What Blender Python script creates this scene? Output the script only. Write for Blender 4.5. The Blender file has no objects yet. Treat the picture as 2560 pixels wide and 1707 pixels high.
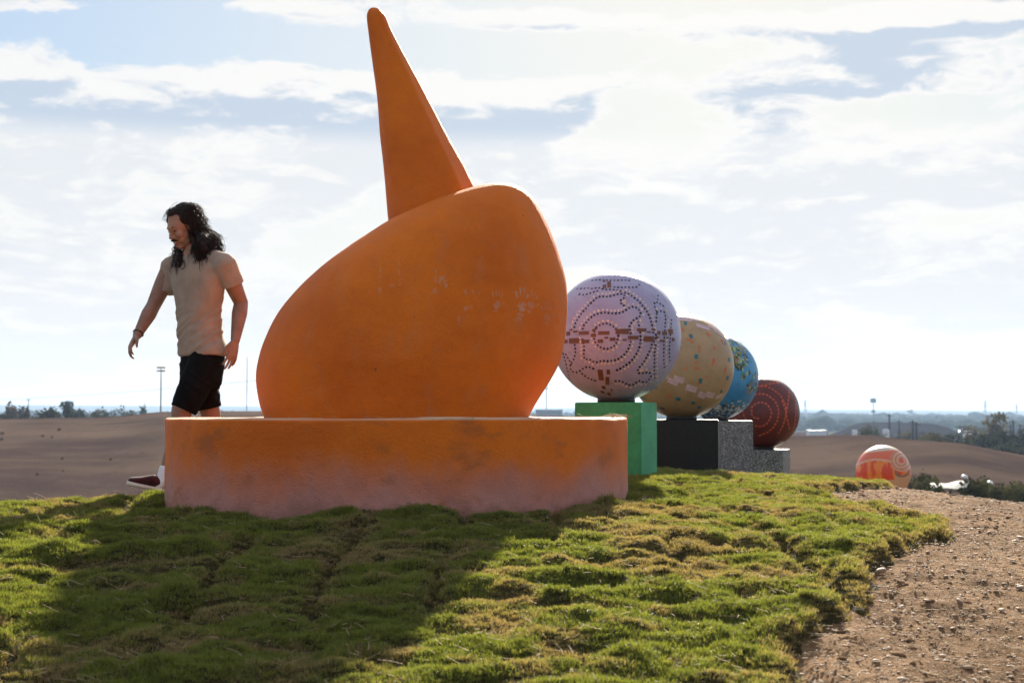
import bpy, bmesh, math, random
import numpy as np
from mathutils import Vector, Matrix
R = math.radians
rng = np.random.default_rng(7)
random.seed(7)
scene = bpy.context.scene
COL = scene.collection

# ------------------------------------------------------------------ camera
ZC = 0.475                      # camera height above the plinth's foot
FPX, CX, CY, HY = 3555.0, 1280.0, 853.5, 1030.0
PITCH = math.atan((HY - CY) / FPX)
cam_d = bpy.data.cameras.new('camera')
cam = bpy.data.objects.new('camera', cam_d)
COL.objects.link(cam)
cam_d.sensor_width = 36.0
cam_d.lens = 36.0 * FPX / 2560.0
cam_d.clip_start, cam_d.clip_end = 0.05, 30000
cam.location = (0, 0, ZC)
cam.rotation_euler = (math.pi / 2 + PITCH, 0, 0)
cam_d.dof.use_dof = True
cam_d.dof.focus_distance = 6.9
cam_d.dof.aperture_fstop = 5.6
scene.camera = cam
SP, CP = math.sin(PITCH), math.cos(PITCH)

def P(px, py, Y):
    """point at depth Y seen at (px, py) of the 2560 wide photograph"""
    u, v = (px - CX) / FPX, (CY - py) / FPX
    dx, dy, dz = u, CP - v * SP, SP + v * CP
    k = Y / dy
    return Vector((dx * k, Y, ZC + dz * k))

# ------------------------------------------------------------------ light
SUN_AZ, SUN_EL = R(9.0), R(25.0)          # azimuth to the right of +Y
sun_d = bpy.data.lights.new('sun', 'SUN')
sun_d.energy = 4.5
sun_d.angle = R(1.4)
sun_d.color = (1.0, 0.90, 0.74)
sun = bpy.data.objects.new('sun', sun_d)
COL.objects.link(sun)
sdir = Vector((math.sin(SUN_AZ) * math.cos(SUN_EL), math.cos(SUN_AZ) * math.cos(SUN_EL), math.sin(SUN_EL)))
sun.rotation_euler = sdir.to_track_quat('Z', 'Y').to_euler()
vs = scene.view_settings
vs.view_transform, vs.look, vs.gamma = 'Standard', 'None', 1.0
vs.use_curve_mapping = False
vs.exposure = 1.62
scene.cycles.use_denoising = True
scene.cycles.max_bounces = 5
scene.cycles.diffuse_bounces = 2
scene.cycles.transparent_max_bounces = 6
scene.cycles.volume_bounces = 1
scene.cycles.sample_clamp_indirect = 8

# ------------------------------------------------------------------ node helpers
class NT:
    def __init__(s, tree):
        s.t = tree
    def n(s, typ, _out=0, _props=None, **inp):
        nd = s.t.nodes.new(typ)
        for k, v in (_props or {}).items():
            setattr(nd, k, v)
        for k, v in inp.items():
            s.set(nd, int(k[1:]) if k[0] == 'i' and k[1:].isdigit() else k.replace('__', ' '), v)
        return nd
    def set(s, nd, key, v):
        sock = nd.inputs[key]
        if isinstance(v, bpy.types.NodeSocket):
            s.t.links.new(v, sock)
        elif isinstance(v, bpy.types.Node):
            s.t.links.new(v.outputs[0], sock)
        else:
            sock.default_value = v
    def m(s, op, a, b=0.0, c=0.0, clamp=False):
        nd = s.n('ShaderNodeMath', _props={'operation': op, 'use_clamp': clamp}, i0=a, i1=b, i2=c)
        return nd.outputs[0]
    def vm(s, op, a, b=(0, 0, 0)):
        nd = s.n('ShaderNodeVectorMath', _props={'operation': op}, i0=a)
        if op == 'SCALE':
            s.set(nd, 'Scale', b)
        else:
            s.set(nd, 1, b)
        return nd.outputs['Value'] if op in ('LENGTH', 'DISTANCE', 'DOT_PRODUCT') else nd.outputs[0]
    def mr(s, v, a, b, c=0.0, d=1.0, smooth=True):
        nd = s.n('ShaderNodeMapRange', _props={'interpolation_type': 'SMOOTHSTEP' if smooth else 'LINEAR'}, i0=v, i1=a, i2=b, i3=c, i4=d)
        return nd.outputs[0]
    def mix(s, f, a, b, blend='MIX'):
        nd = s.t.nodes.new('ShaderNodeMix')
        nd.data_type, nd.blend_type = 'RGBA', blend
        s.set(nd, 0, f)
        s.set(nd, 6, a if not isinstance(a, tuple) else tuple(a) + (1,) * (4 - len(a)))
        s.set(nd, 7, b if not isinstance(b, tuple) else tuple(b) + (1,) * (4 - len(b)))
        return nd.outputs[2]
    def noise(s, vec, scale, detail=4, rough=0.55, dist=0.0, color=False):
        nd = s.n('ShaderNodeTexNoise', Scale=scale, Detail=detail, Roughness=rough, Distortion=dist)
        if vec is not None:
            s.set(nd, 'Vector', vec)
        return nd.outputs[1 if color else 0]
    def xyz(s, x, y, z):
        return s.n('ShaderNodeCombineXYZ', i0=x, i1=y, i2=z).outputs[0]

def new_mat(name):
    mt = bpy.data.materials.new(name)
    mt.use_nodes = True
    t = NT(mt.node_tree)
    b = mt.node_tree.nodes['Principled BSDF']
    return mt, t, b

def coords(t, kind='Object'):
    return t.n('ShaderNodeTexCoord').outputs[kind]

def mat_rough(name, base, var=0.25, scale=6.0, rough=0.8, bump=0.15, bscale=60.0, second=None, spec=0.3, gen='Object'):
    """a plain weathered surface: two-scale colour mottling and a fine bump"""
    mt, t, b = new_mat(name)
    co = coords(t, gen)
    n1 = t.noise(co, scale, 6, 0.6)
    n2 = t.noise(co, scale * 9, 4, 0.6)
    lo = tuple(c * (1 - var) for c in base)
    hi = second or tuple(min(1, c * (1 + var)) for c in base)
    c = t.mix(t.mr(n1, 0.3, 0.7), lo, hi)
    c = t.mix(t.mr(n2, 0.35, 0.65, 0, 0.35), c, tuple(x * 0.55 for x in base))
    t.set(b, 'Base Color', c)
    t.set(b, 'Roughness', rough)
    t.set(b, 'Specular IOR Level', spec)
    if bump:
        bn = t.n('ShaderNodeBump', Strength=bump, Distance=0.01, Height=t.noise(co, bscale, 5, 0.65))
        t.set(b, 'Normal', bn)
    return mt

# ------------------------------------------------------------------ world: sky with clouds
def build_world():
    w = bpy.data.worlds.new('World')
    scene.world = w
    w.use_nodes = True
    t = NT(w.node_tree)
    nt = w.node_tree
    bg = nt.nodes['Background']
    sky = t.n('ShaderNodeTexSky', _props={'sky_type': 'NISHITA', 'sun_disc': False, 'sun_elevation': SUN_EL,
              'sun_rotation': SUN_AZ, 'altitude': 200, 'air_density': 1.0, 'dust_density': 1.2, 'ozone_density': 1.6})
    # cloud density as a function of azimuth and elevation in degrees
    g = bpy.data.node_groups.new('cloud_density', 'ShaderNodeTree')
    g.interface.new_socket('az', in_out='INPUT', socket_type='NodeSocketFloat')
    g.interface.new_socket('el', in_out='INPUT', socket_type='NodeSocketFloat')
    g.interface.new_socket('d', in_out='OUTPUT', socket_type='NodeSocketFloat')
    q = NT(g)
    gi, go = g.nodes.new('NodeGroupInput'), g.nodes.new('NodeGroupOutput')
    az, el = gi.outputs[0], gi.outputs[1]
    # clouds are flattened towards the horizon: stretch elevation there
    ev = q.m('MULTIPLY', q.m('POWER', q.m('MAXIMUM', el, 0.0), 0.75), 1.15)
    vec = q.xyz(q.m('MULTIPLY', az, 0.115), q.m('MULTIPLY', ev, 0.62), 4.3)
    warp = q.noise(q.vm('SCALE', vec, 1.7), 1.0, 2, 0.5, color=True)
    vec2 = q.vm('ADD', vec, q.vm('SCALE', q.vm('SUBTRACT', warp, (0.5, 0.5, 0.5)), 0.5))
    n = q.m('ADD', q.m('MULTIPLY', q.m('SUBTRACT', q.noise(vec2, 1.0, 7, 0.60), 0.5), 1.45), 0.5)
    def gauss(a0, e0, sa, se, k):
        da = q.m('DIVIDE', q.m('SUBTRACT', az, a0), sa)
        de = q.m('DIVIDE', q.m('SUBTRACT', el, e0), se)
        rr = q.m('ADD', q.m('MULTIPLY', da, da), q.m('MULTIPLY', de, de))
        return q.m('MULTIPLY', q.m('POWER', 2.718, q.m('MULTIPLY', rr, -1.0)), k)
    terms = [gauss(*a) for a in CLOUDS]
    acc = q.m('ADD', q.m('ADD', n, q.mr(el, 11.8, 9.6, 0.0, 0.16)), q.mr(el, 17.0, 22.0, 0.0, 0.10))  # last term: cloud added above the frame to brighten the shaded sides
    for x in terms:
        acc = q.m('ADD', acc, x)
    g.links.new(acc, go.inputs[0])
    d = coords(t, 'Generated')
    sp = t.n('ShaderNodeSeparateXYZ', i0=d)
    azd = t.m('MULTIPLY', t.m('ARCTAN2', sp.outputs[0], sp.outputs[1]), 57.2958)
    eld = t.m('MULTIPLY', t.m('ARCSINE', sp.outputs[2]), 57.2958)
    def dens(e):
        nd = nt.nodes.new('ShaderNodeGroup')
        nd.node_tree = g
        t.set(nd, 0, azd)
        t.set(nd, 1, e)
        return nd.outputs[0]
    d0 = dens(eld)
    d1 = dens(t.m('ADD', eld, t.m('ADD', 0.32, t.m('MULTIPLY', eld, 0.02))))
    cover = t.mr(d0, 0.49, 0.585)
    under = t.m('MULTIPLY', t.mr(d0, 0.56, 0.68), t.mr(t.m('SUBTRACT', d1, d0), -0.16, 0.0))
    # light haze of the day: near the horizon everything goes to warm white
    veil = t.m('ADD', t.mr(eld, 11.5, 10.4, 0.0, 0.60), t.mr(eld, 7.0, 1.0, 0.0, 0.22))
    glow = t.m('POWER', t.m('MAXIMUM', t.vm('DOT_PRODUCT', d, tuple(sdir)), 0.0), 6.0)
    lum = t.m('ADD', 0.308, t.m('MULTIPLY', glow, 0.012))
    white = t.mix(1.0, (1.0, 0.978, 0.948), t.xyz(lum, lum, lum), 'MULTIPLY')
    grey = (0.178, 0.208, 0.248)
    cloud = t.mix(t.m('MULTIPLY', under, 0.95), white, grey)
    skyc = t.mix(1.0, sky.outputs[0], (SKY_K * 0.80, SKY_K * 0.97, SKY_K * 1.12), 'MULTIPLY')
    # bright aureole held back the way film does: c / (1 + k c)
    lumk = t.m('ADD', t.m('MULTIPLY', t.vm('DOT_PRODUCT', skyc, (0.21, 0.72, 0.07)), 2.35), 1.0)
    skyc = t.vm('DIVIDE', skyc, t.xyz(t.m('MULTIPLY', lumk, 1.06), t.m('MULTIPLY', lumk, 1.18), t.m('MULTIPLY', lumk, 1.30)))
    c = t.mix(t.m('MULTIPLY', cover, 0.93), skyc, cloud)
    veilc = t.mix(1.0, (1.0, 0.978, 0.945), t.xyz(lum, lum, lum), 'MULTIPLY')
    c = t.mix(veil, c, veilc)
    t.set(bg, 'Color', c)
    bg.inputs['Strength'].default_value = 1.0
    w.cycles.sampling_method = 'MANUAL'
    w.cycles.sample_map_resolution = 512

SKY_K = 0.098
#            az    el    sa   se   weight
CLOUDS = [(-9.5, 12.3, 11.0, 1.05, 0.30), (-17.5, 12.2, 5.0, 1.1, 0.20), (1.5, 12.3, 3.0, 0.7, 0.12), (12.5, 13.3, 6.0, 1.5, 0.34), (2.5, 15.5, 8.0, 0.55, 0.26),
          (16.0, 15.0, 8.0, 0.5, 0.24), (-14.0, 14.6, 7.0, 0.8, -0.15), (-1.5, 14.1, 6.5, 0.8, -0.22), (11.0, 16.6, 9.0, 0.7, -0.28), (-9.0, 15.9, 3.0, 0.35, 0.22),
          (5.5, 12.6, 2.0, 1.2, -0.16), (20.0, 13.9, 4.0, 0.35, -0.14), (-17.5, 8.3, 3.0, 0.5, 0.10), (-11.0, 7.9, 4.0, 0.5, 0.08), (12.0, 8.2, 4.0, 0.5, 0.10), (13.0, 12.6, 4.0, 0.5, 0.12), (19.0, 8.2, 3.0, 0.5, 0.12)]
build_world()

# ------------------------------------------------------------------ object helpers
def mesh_obj(name, verts, faces, mat, smooth=True, mats=None, fmat=None):
    me = bpy.data.meshes.new(name)
    if isinstance(verts, np.ndarray) and isinstance(faces, np.ndarray):
        me.vertices.add(len(verts))
        me.vertices.foreach_set('co', np.asarray(verts, np.float32).ravel())
        k = faces.shape[1]
        me.loops.add(faces.size)
        me.loops.foreach_set('vertex_index', faces.astype(np.int32).ravel())
        me.polygons.add(len(faces))
        me.polygons.foreach_set('loop_start', np.arange(0, faces.size, k, dtype=np.int32))
        me.update(calc_edges=True)
        me.validate()
    else:
        me.from_pydata([tuple(v) for v in verts], [], [tuple(int(i) for i in f) for f in faces])
    for m_ in (mats or [mat]):
        me.materials.append(m_)
    if fmat is not None:
        me.polygons.foreach_set('material_index', np.asarray(fmat, np.int32))
    if smooth:
        me.polygons.foreach_set('use_smooth', np.ones(len(me.polygons), bool))
    me.update()
    o = bpy.data.objects.new(name, me)
    COL.objects.link(o)
    return o

def tag(o, label=None, cat=None, group=None, kind=None):
    for k, v in (('label', label), ('category', cat), ('group', group), ('kind', kind)):
        if v:
            o[k] = v
    return o

def thing(name, loc, label, cat, group=None):
    o = bpy.data.objects.new(name, None)
    o.empty_display_size = 0.2
    o.location = loc
    COL.objects.link(o)
    return tag(o, label, cat, group)

def adopt(child, parent):
    """parent an object built in world coordinates"""
    child.parent = parent
    if parent.type == 'EMPTY':
        child.matrix_parent_inverse = Matrix.Translation(-Vector(parent.location))
    return child

class MB:
    """collects shapes into one mesh"""
    def __init__(s):
        s.v, s.f = [], []
    def add(s, v, f):
        o = len(s.v)
        s.v.extend(tuple(p) for p in v)
        s.f.extend(tuple(i + o for i in q) for q in f)
        return s
    def box(s, lo, hi, M=None):
        x0, y0, z0 = lo
        x1, y1, z1 = hi
        v = [Vector(p) for p in ((x0, y0, z0), (x1, y0, z0), (x1, y1, z0), (x0, y1, z0), (x0, y0, z1), (x1, y0, z1), (x1, y1, z1), (x0, y1, z1))]
        if M is not None:
            v = [M @ p for p in v]
        return s.add(v, [(0, 3, 2, 1), (4, 5, 6, 7), (0, 1, 5, 4), (1, 2, 6, 5), (2, 3, 7, 6), (3, 0, 4, 7)])
    def rings(s, rings, cap=True):
        n = len(rings[0])
        v = [p for r in rings for p in r]
        f = []
        for i in range(len(rings) - 1):
            for j in range(n):
                a, b = i * n + j, i * n + (j + 1) % n
                f.append((a, b, b + n, a + n))
        if cap:
            f.append(tuple(range(n - 1, -1, -1)))
            f.append(tuple(range((len(rings) - 1) * n, len(rings) * n)))
        return s.add(v, f)
    def tube(s, pts, rad, n=8, cap=True):
        pts = [Vector(p) for p in pts]
        if not hasattr(rad, '__len__'):
            rad = [rad] * len(pts)
        up = None
        rs = []
        for i, p in enumerate(pts):
            tg = (pts[min(i + 1, len(pts) - 1)] - pts[max(i - 1, 0)]).normalized()
            if up is None:
                up = Vector((0, 0, 1)) if abs(tg.z) < 0.9 else Vector((1, 0, 0))
            a = tg.cross(up)
            if a.length < 1e-6:
                a = tg.orthogonal()
            a.normalize()
            b = tg.cross(a).normalized()
            up = -b if (-b).dot(up) > 0 else b
            b = up
            a = b.cross(tg).normalized()
            rs.append([p + (a * math.cos(k * 2 * math.pi / n) + b * math.sin(k * 2 * math.pi / n)) * rad[i] for k in range(n)])
        return s.rings(rs, cap)
    def ell(s, c, ax, ay, az, seg=16, ring=10):
        """ellipsoid with axis vectors"""
        c, ax, ay, az = Vector(c), Vector(ax), Vector(ay), Vector(az)
        rs = []
        for i in range(1, ring):
            th = math.pi * i / ring
            rs.append([c - az * math.cos(th) + (ax * math.cos(2 * math.pi * k / seg) + ay * math.sin(2 * math.pi * k / seg)) * math.sin(th) for k in range(seg)])
        return s.rings(rs)
    def build(s, name, mat, smooth=True):
        return mesh_obj(name, s.v, s.f, mat, smooth)

def grid_faces(nu, nv, wrap=False):
    i = np.arange(nu - 1)[:, None]
    j = np.arange(nv if wrap else nv - 1)[None, :]
    a = i * nv + j
    b = i * nv + (j + 1) % nv
    return np.stack([a, b, b + nv, a + nv], -1).reshape(-1, 4)

def set_attr(me, name, arr, typ='FLOAT', dom='POINT'):
    at = me.attributes.new(name, typ, dom)
    at.data.foreach_set('value' if typ == 'FLOAT' else 'color', np.asarray(arr, np.float32).ravel())

# smooth value noise in numpy
def vnoise(x, y, seed=0):
    xi, yi = np.floor(x).astype(np.int64), np.floor(y).astype(np.int64)
    fx, fy = x - xi, y - yi
    fx, fy = fx * fx * (3 - 2 * fx), fy * fy * (3 - 2 * fy)
    def h(a, b):
        n = (a * 374761393 + b * 668265263 + seed * 974634777) & 0x7fffffff
        n = ((n ^ (n >> 13)) * 1274126177) & 0x7fffffff
        return ((n ^ (n >> 16)) & 0xffff) / 65535.0
    return (h(xi, yi) * (1 - fx) + h(xi + 1, yi) * fx) * (1 - fy) + (h(xi, yi + 1) * (1 - fx) + h(xi + 1, yi + 1) * fx) * fy
def fbm(x, y, oct=4, seed=0, gain=0.5):
    s, a, tot = 0, 1.0, 0
    for o in range(oct):
        s = s + a * vnoise(x * 2 ** o + 17.3 * o, y * 2 ** o - 9.1 * o, seed + o)
        tot += a
        a *= gain
    return s / tot
def sstep(x, a, b):
    t = np.clip((x - a) / (b - a), 0, 1)
    return t * t * (3 - 2 * t)
# ------------------------------------------------------------------ terrain
_ty = np.linspace(-60, 140, 4001)
_tz = np.interp(_ty, [-60, -25, -10, 0, 2, 3.7, 5, 6.25, 8, 9.5, 10.5, 11.3, 14, 16.6, 22.8, 30, 45, 70, 100, 140],
                [-14, -8, -3, -.98, -.56, -.24, -.085, 0, .015, .055, .040, .00, -.14, -.32, -1.05, -2.2, -5.6, -11.5, -14, -14])
_k = np.exp(-0.5 * (np.arange(-60, 61) * 0.05 / 0.45) ** 2)
_tz = np.convolve(np.pad(_tz, 60, mode='edge'), _k / _k.sum(), mode='valid')

def hill_z(x, y):
    x, y = np.asarray(x, float), np.asarray(y, float)
    z = np.interp(y, _ty, _tz)
    xr = np.maximum(x - 0.2, 0)
    xl = np.maximum(-x - 0.4, 0)
    z = z - 0.0185 * xr ** 2 - 0.010 * xl ** 2
    z = z - 0.075 * np.clip(y - 7.6, 0, 12) ** 1.25 * sstep(-x, 0.3, 2.4)
    return np.maximum(z, -14.0)

CREST = np.array([(-1400, 1062), (-600, 1052), (0, 1047), (150, 1044), (250, 1043), (330, 1037), (400, 1029), (560, 1027), (650, 1027), (1000, 1031),
                  (1300, 1036), (1430, 1041), (1700, 1062), (1975, 1091), (2167, 1089), (2262, 1101), (2405, 1113), (2476, 1130), (2560, 1149), (2900, 1225), (3600, 1240)], float)
_caz = np.arctan((CREST[:, 0] - CX) / FPX)
def crest(az):
    py = np.interp(az, _caz, CREST[:, 1])
    rc = np.interp(az, [-0.5, -0.05, 0.1, 0.3], [240, 250, 200, 165])
    return rc, ZC - (py - HY) / FPX * rc * np.cos(az)

def terrain(x, y):
    r = np.hypot(x, y)
    az = np.arctan2(x, y)
    z = hill_z(x, y)
    rc, h = crest(az)
    front = np.cos(az) > 0.55
    t = np.clip((r - 78) / (rc - 78), 0, 1)
    up = -14 + (h + 14) * (1 - (1 - t) ** 1.7)
    up += (fbm(x / 38, y / 38, 3, 5) - 0.5) * 2.2 * np.sin(np.pi * t) ** 0.7
    dn = sstep(r, rc, rc + 240)
    plain = -13.0 + (fbm(x / 160, y / 160, 3, 9) - 0.5) * 3
    up = up * (1 - dn) + plain * dn
    z = np.where((r > 78) & front, up, z)
    z = np.where((r > 78) & ~front, np.maximum(z, -14) * (1 - sstep(r, 100, 400)) + plain * sstep(r, 100, 400), z)
    z = z + 6.5 * np.exp(-(((x - 25) / 13) ** 2 + ((y - 79) / 13) ** 2))
    # wooded rise to the right, 1.3 to 2.6 km out, and the last pale ridge
    pr = np.interp(az, np.arctan((np.array([-2500, 0, 1300, 1700, 2000, 2300, 2560, 4000]) - CX) / FPX), [1034, 1036, 1037, 1036, 1037, 1040, 1043, 1045])
    zr = ZC - (pr - HY) / FPX * 2300 - 3
    z = np.where(r > 700, z + (zr - z) * sstep(r, 1100, 2300) * (1 - 0.6 * sstep(r, 2400, 3200)), z)
    pf = np.interp(az, np.arctan((np.array([-2500, 0, 500, 1300, 2000, 2560, 4000]) - CX) / FPX), [1013, 1013, 1015, 1019, 1023, 1027, 1028])
    zf = ZC + (HY - pf) / FPX * 6200
    z = np.where(r > 3200, z + (zf - z) * sstep(r, 3300, 6200), z)
    return z

def gz(x, y):
    return float(terrain(np.array([x]), np.array([y]))[0])

def ground_hit(px, py, y0=2.0, y1=400.0):
    d = P(px, py, 1.0) - Vector((0, 0, ZC))
    ys = np.linspace(y0, y1, int((y1 - y0) * 60))
    h = ZC + d.z * ys - terrain(d.x * ys, ys)
    k = np.argmax(h < 0)
    return (d.x * ys[k], ys[k])

# materials of the ground
def m_field():
    mt, t, b = new_mat('dry_field')
    co = coords(t)
    n1 = t.noise(co, 0.035, 6, 0.6)
    n2 = t.noise(t.vm('MULTIPLY', co, (1.0, 0.35, 1.0)), 0.6, 6, 0.7)
    n3 = t.noise(co, 5.0, 3, 0.6)
    c = t.mix(t.mr(n1, 0.35, 0.65), (0.048, 0.033, 0.031), (0.100, 0.070, 0.055))
    c = t.mix(t.mr(n2, 0.52, 0.72, 0, 0.75), c, (0.045, 0.031, 0.030))
    n4 = t.noise(t.vm('MULTIPLY', co, (0.25, 1.0, 3.0)), 0.09, 5, 0.65)
    c = t.mix(t.mr(n4, 0.46, 0.68, 0, 0.34), c, (0.135, 0.098, 0.066))
    c = t.mix(t.mr(n3, 0.5, 0.75, 0, 0.5), c, (0.125, 0.090, 0.064))
    # far plain: scrub green-grey
    g = t.n('ShaderNodeNewGeometry').outputs['Position']
    dist = t.vm('LENGTH', g)
    c = t.mix(t.mr(dist, 330, 650), c, t.mix(t.mr(t.noise(co, 0.012, 5, 0.6), 0.4, 0.6), (0.040, 0.050, 0.026), (0.085, 0.075, 0.045)))
    t.set(b, 'Base Color', c)
    t.set(b, 'Roughness', 1.0)
    t.set(b, 'Specular IOR Level', 0.0)
    t.set(b, 'Normal', t.n('ShaderNodeBump', Strength=0.5, Distance=0.25, Height=t.noise(co, 2.2, 6, 0.7)))
    return mt

def m_dirt():
    mt, t, b = new_mat('gravelly_soil')
    co = coords(t)
    n1 = t.noise(co, 1.3, 6, 0.6)
    n2 = t.noise(co, 14, 6, 0.7)
    n3 = t.noise(co, 90, 3, 0.6)
    c = t.mix(t.mr(n1, 0.35, 0.65), (0.185, 0.108, 0.058), (0.305, 0.188, 0.105))
    c = t.mix(t.mr(n2, 0.45, 0.7, 0, 0.7), c, (0.110, 0.064, 0.038))
    c = t.mix(t.mr(n3, 0.58, 0.72, 0, 0.75), c, (0.56, 0.42, 0.29))
    t.set(b, 'Base Color', c)
    t.set(b, 'Roughness', 0.95)
    t.set(b, 'Specular IOR Level', 0.04)
    h = t.m('ADD', t.m('MULTIPLY', t.noise(co, 22, 6, 0.75), 1.0), t.m('MULTIPLY', t.noise(co, 120, 3, 0.6), 0.25))
    t.set(b, 'Normal', t.n('ShaderNodeBump', Strength=1.0, Distance=0.03, Height=h))
    return mt

def m_turf():
    mt, t, b = new_mat('turf_soil')
    co = coords(t)
    c = t.mix(t.mr(t.noise(co, 9, 6, 0.7), 0.35, 0.65), (0.045, 0.040, 0.016), (0.085, 0.070, 0.028))
    c = t.mix(t.mr(t.noise(co, 70, 3, 0.6), 0.5, 0.7, 0, 0.6), c, (0.16, 0.115, 0.06))
    t.set(b, 'Base Color', c)
    t.set(b, 'Roughness', 0.95)
    t.set(b, 'Specular IOR Level', 0.1)
    t.set(b, 'Normal', t.n('ShaderNodeBump', Strength=1.0, Distance=0.03, Height=t.noise(co, 60, 5, 0.7)))
    return mt

M_FIELD, M_DIRT, M_TURF = m_field(), m_dirt(), m_turf()

# the wide land, one polar sheet out to the last ridge
rr = np.concatenate([[0.0], np.geomspace(14, 7200, 150)])
fine = np.linspace(-0.62, 0.62, 300)
rest = np.linspace(0.62, 2 * math.pi - 0.62, 90)[1:-1]
aa = np.concatenate([fine, rest])
RR, AA = np.meshgrid(rr, aa, indexing='ij')
X, Y = RR * np.sin(AA), RR * np.cos(AA)
Z = terrain(X, Y) - 0.6 * (1 - sstep(RR, 22, 34))
land = mesh_obj('terrain', np.stack([X, Y, Z], -1).reshape(-1, 3), grid_faces(len(rr), len(aa), True)[:, ::-1].copy(), M_FIELD)
tag(land, 'brown dry-grass valley and rolling hills running out to the horizon', None, None, 'structure')

GRASS_DENSITY = 3300.0
# ------------------------------------------------------------------ lawn: outline walked on the ground
EDGE_PX = [(1971, 1722), (1985, 1633), (2030, 1600), (2062, 1582), (2069, 1558), (2110, 1556), (2139, 1547), (2168, 1520), (2181, 1500), (2160, 1470), (2176, 1436), (2170, 1415),
           (2195, 1398), (2245, 1390), (2238, 1359), (2270, 1358), (2300, 1350), (2345, 1343), (2382, 1328), (2360, 1304), (2285, 1293), (2175, 1268), (2066, 1247),
           (2003, 1238), (2035, 1222), (2110, 1219)]
edge_w = [ground_hit(a, b, 2.0, 30) for a, b in EDGE_PX]
e0 = edge_w[0]
lawn_poly = np.array([(e0[0] - 0.28, 1.2), (e0[0] - 0.12, 2.6)] + edge_w + [(2.62, 10.0), (2.95, 11.0), (3.6, 13.5), (4.6, 17.5), (4.2, 21.0), (-5.5, 21.0), (-8.5, 12.0), (-8.0, 1.2)])

def seg_dist(px, py, poly):
    d = np.full(px.shape, 1e9)
    ins = np.zeros(px.shape, bool)
    n = len(poly)
    for i in range(n):
        x0, y0 = poly[i]
        x1, y1 = poly[(i + 1) % n]
        ex, ey = x1 - x0, y1 - y0
        t = np.clip(((px - x0) * ex + (py - y0) * ey) / (ex * ex + ey * ey + 1e-12), 0, 1)
        d = np.minimum(d, np.hypot(px - x0 - t * ex, py - y0 - t * ey))
        c = (y0 > py) != (y1 > py)
        ins ^= c & (px < (x1 - x0) * (py - y0) / (y1 - y0 + 1e-12) + x0)
    return np.where(ins, d, -d)

# the bare gravelly hilltop, fine grid where it shows
gx = np.concatenate([np.arange(-14, -0.2, 0.16), np.arange(-0.2, 4.6, 0.03), np.arange(4.6, 14, 0.2)])
gy = np.concatenate([np.arange(-6, 2.6, 0.3), np.arange(2.6, 8.5, 0.03), np.arange(8.5, 13, 0.06), np.arange(13, 40, 0.35)])
GX, GY = np.meshgrid(gx, gy, indexing='ij')
def dirt_z(x, y):
    z = hill_z(x, y)
    a = (fbm(x * 1.6, y * 1.6, 3, 21) - .5) * 0.05 + (fbm(x * 6, y * 9, 4, 22) - .5) * 0.038 + (fbm(x * 22, y * 26, 3, 23) - .5) * 0.020
    # shallow ruts running along the lawn's edge
    a += -0.02 * np.exp(-((fbm(x * 2.2 + y * 0.6, y * 0.35, 3, 31) - .5) / 0.06) ** 2)
    return z + a * sstep(np.hypot(x, y), 38, 20)
GZ = dirt_z(GX, GY)
GZ = GZ - 0.018 * np.exp(-(seg_dist(GX, GY, lawn_poly) / 0.10) ** 2) - 0.16 * sstep(seg_dist(GX, GY, lawn_poly), 0.02, 0.22)
edge = np.maximum(np.abs(GX) / 14, np.maximum((GY - 4) / 36, (4 - GY) / 10))
GZ = GZ - 1.2 * sstep(edge, 0.93, 1.0)
ground = mesh_obj('ground', np.stack([GX, GY, GZ], -1).reshape(-1, 3), grid_faces(len(gx), len(gy))[:, ::-1].copy(), M_DIRT)
tag(ground, 'bare brown gravelly soil of the hilltop beside the turf', None, None, 'structure')

lx = np.concatenate([np.arange(-8, -3.4, 0.10), np.arange(-3.4, 4.2, 0.026), np.arange(4.2, 6, 0.1)])
ly = np.concatenate([np.arange(1.4, 2.8, 0.1), np.arange(2.8, 8.2, 0.026), np.arange(8.2, 12.2, 0.05), np.arange(12.2, 21, 0.18)])
LX, LY = np.meshgrid(lx, ly, indexing='ij')
wob = (fbm(LX * 5, LY * 5, 3, 41) - .5) * 0.10 + (fbm(LX * 16, LY * 16, 2, 42) - .5) * 0.05
SD = seg_dist(LX, LY, lawn_poly) + wob

# turf strips: seams along the depth, staggered cross joints
sw = 0.42
su = LX + 0.10 + (fbm(LX * 0.6, LY * 0.6, 2, 51) - .5) * 0.22 + 0.02 * LY
strip = np.floor(su / sw)
fu = su / sw - strip
joint = LY / 1.25 + (strip * 0.37) % 1.0 + (fbm(LX * 1.1, LY * 1.1, 2, 52) - .5) * 0.3
fj = joint - np.floor(joint)
dseam = np.minimum(np.minimum(fu, 1 - fu) * sw, np.minimum(fj, 1 - fj) * 1.25)
openness = sstep(fbm(LX * 1.3 + 9, LY * 1.3, 3, 53), 0.38, 0.56)
gap = np.exp(-(dseam / 0.030) ** 2) * openness
bumps = (fbm(LX * 2.0, LY * 3.0, 3, 61) - .5) * 0.085 + (fbm(LX * 6.5, LY * 12.5, 3, 62) - .5) * 0.088 + (fbm(LX * 15, LY * 20, 2, 63) - .5) * 0.034
piece = (np.modf(np.sin(strip * 12.9898 + np.floor(joint) * 78.233) * 43758.5)[0]) * 0.014
flat_near = np.interp(LY, [6, 9], [1.0, 0.6])
thick = 0.040 * sstep(SD, -0.01, 0.05) + 0.022 * np.exp(-((SD - 0.06) / 0.07) ** 2)
LZ = hill_z(LX, LY) - 0.022 + thick + (bumps + piece) * sstep(SD, -0.02, 0.12) * flat_near - 0.065 * gap - 0.03 * (1 - sstep(SD, -0.06, 0.02))
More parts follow.
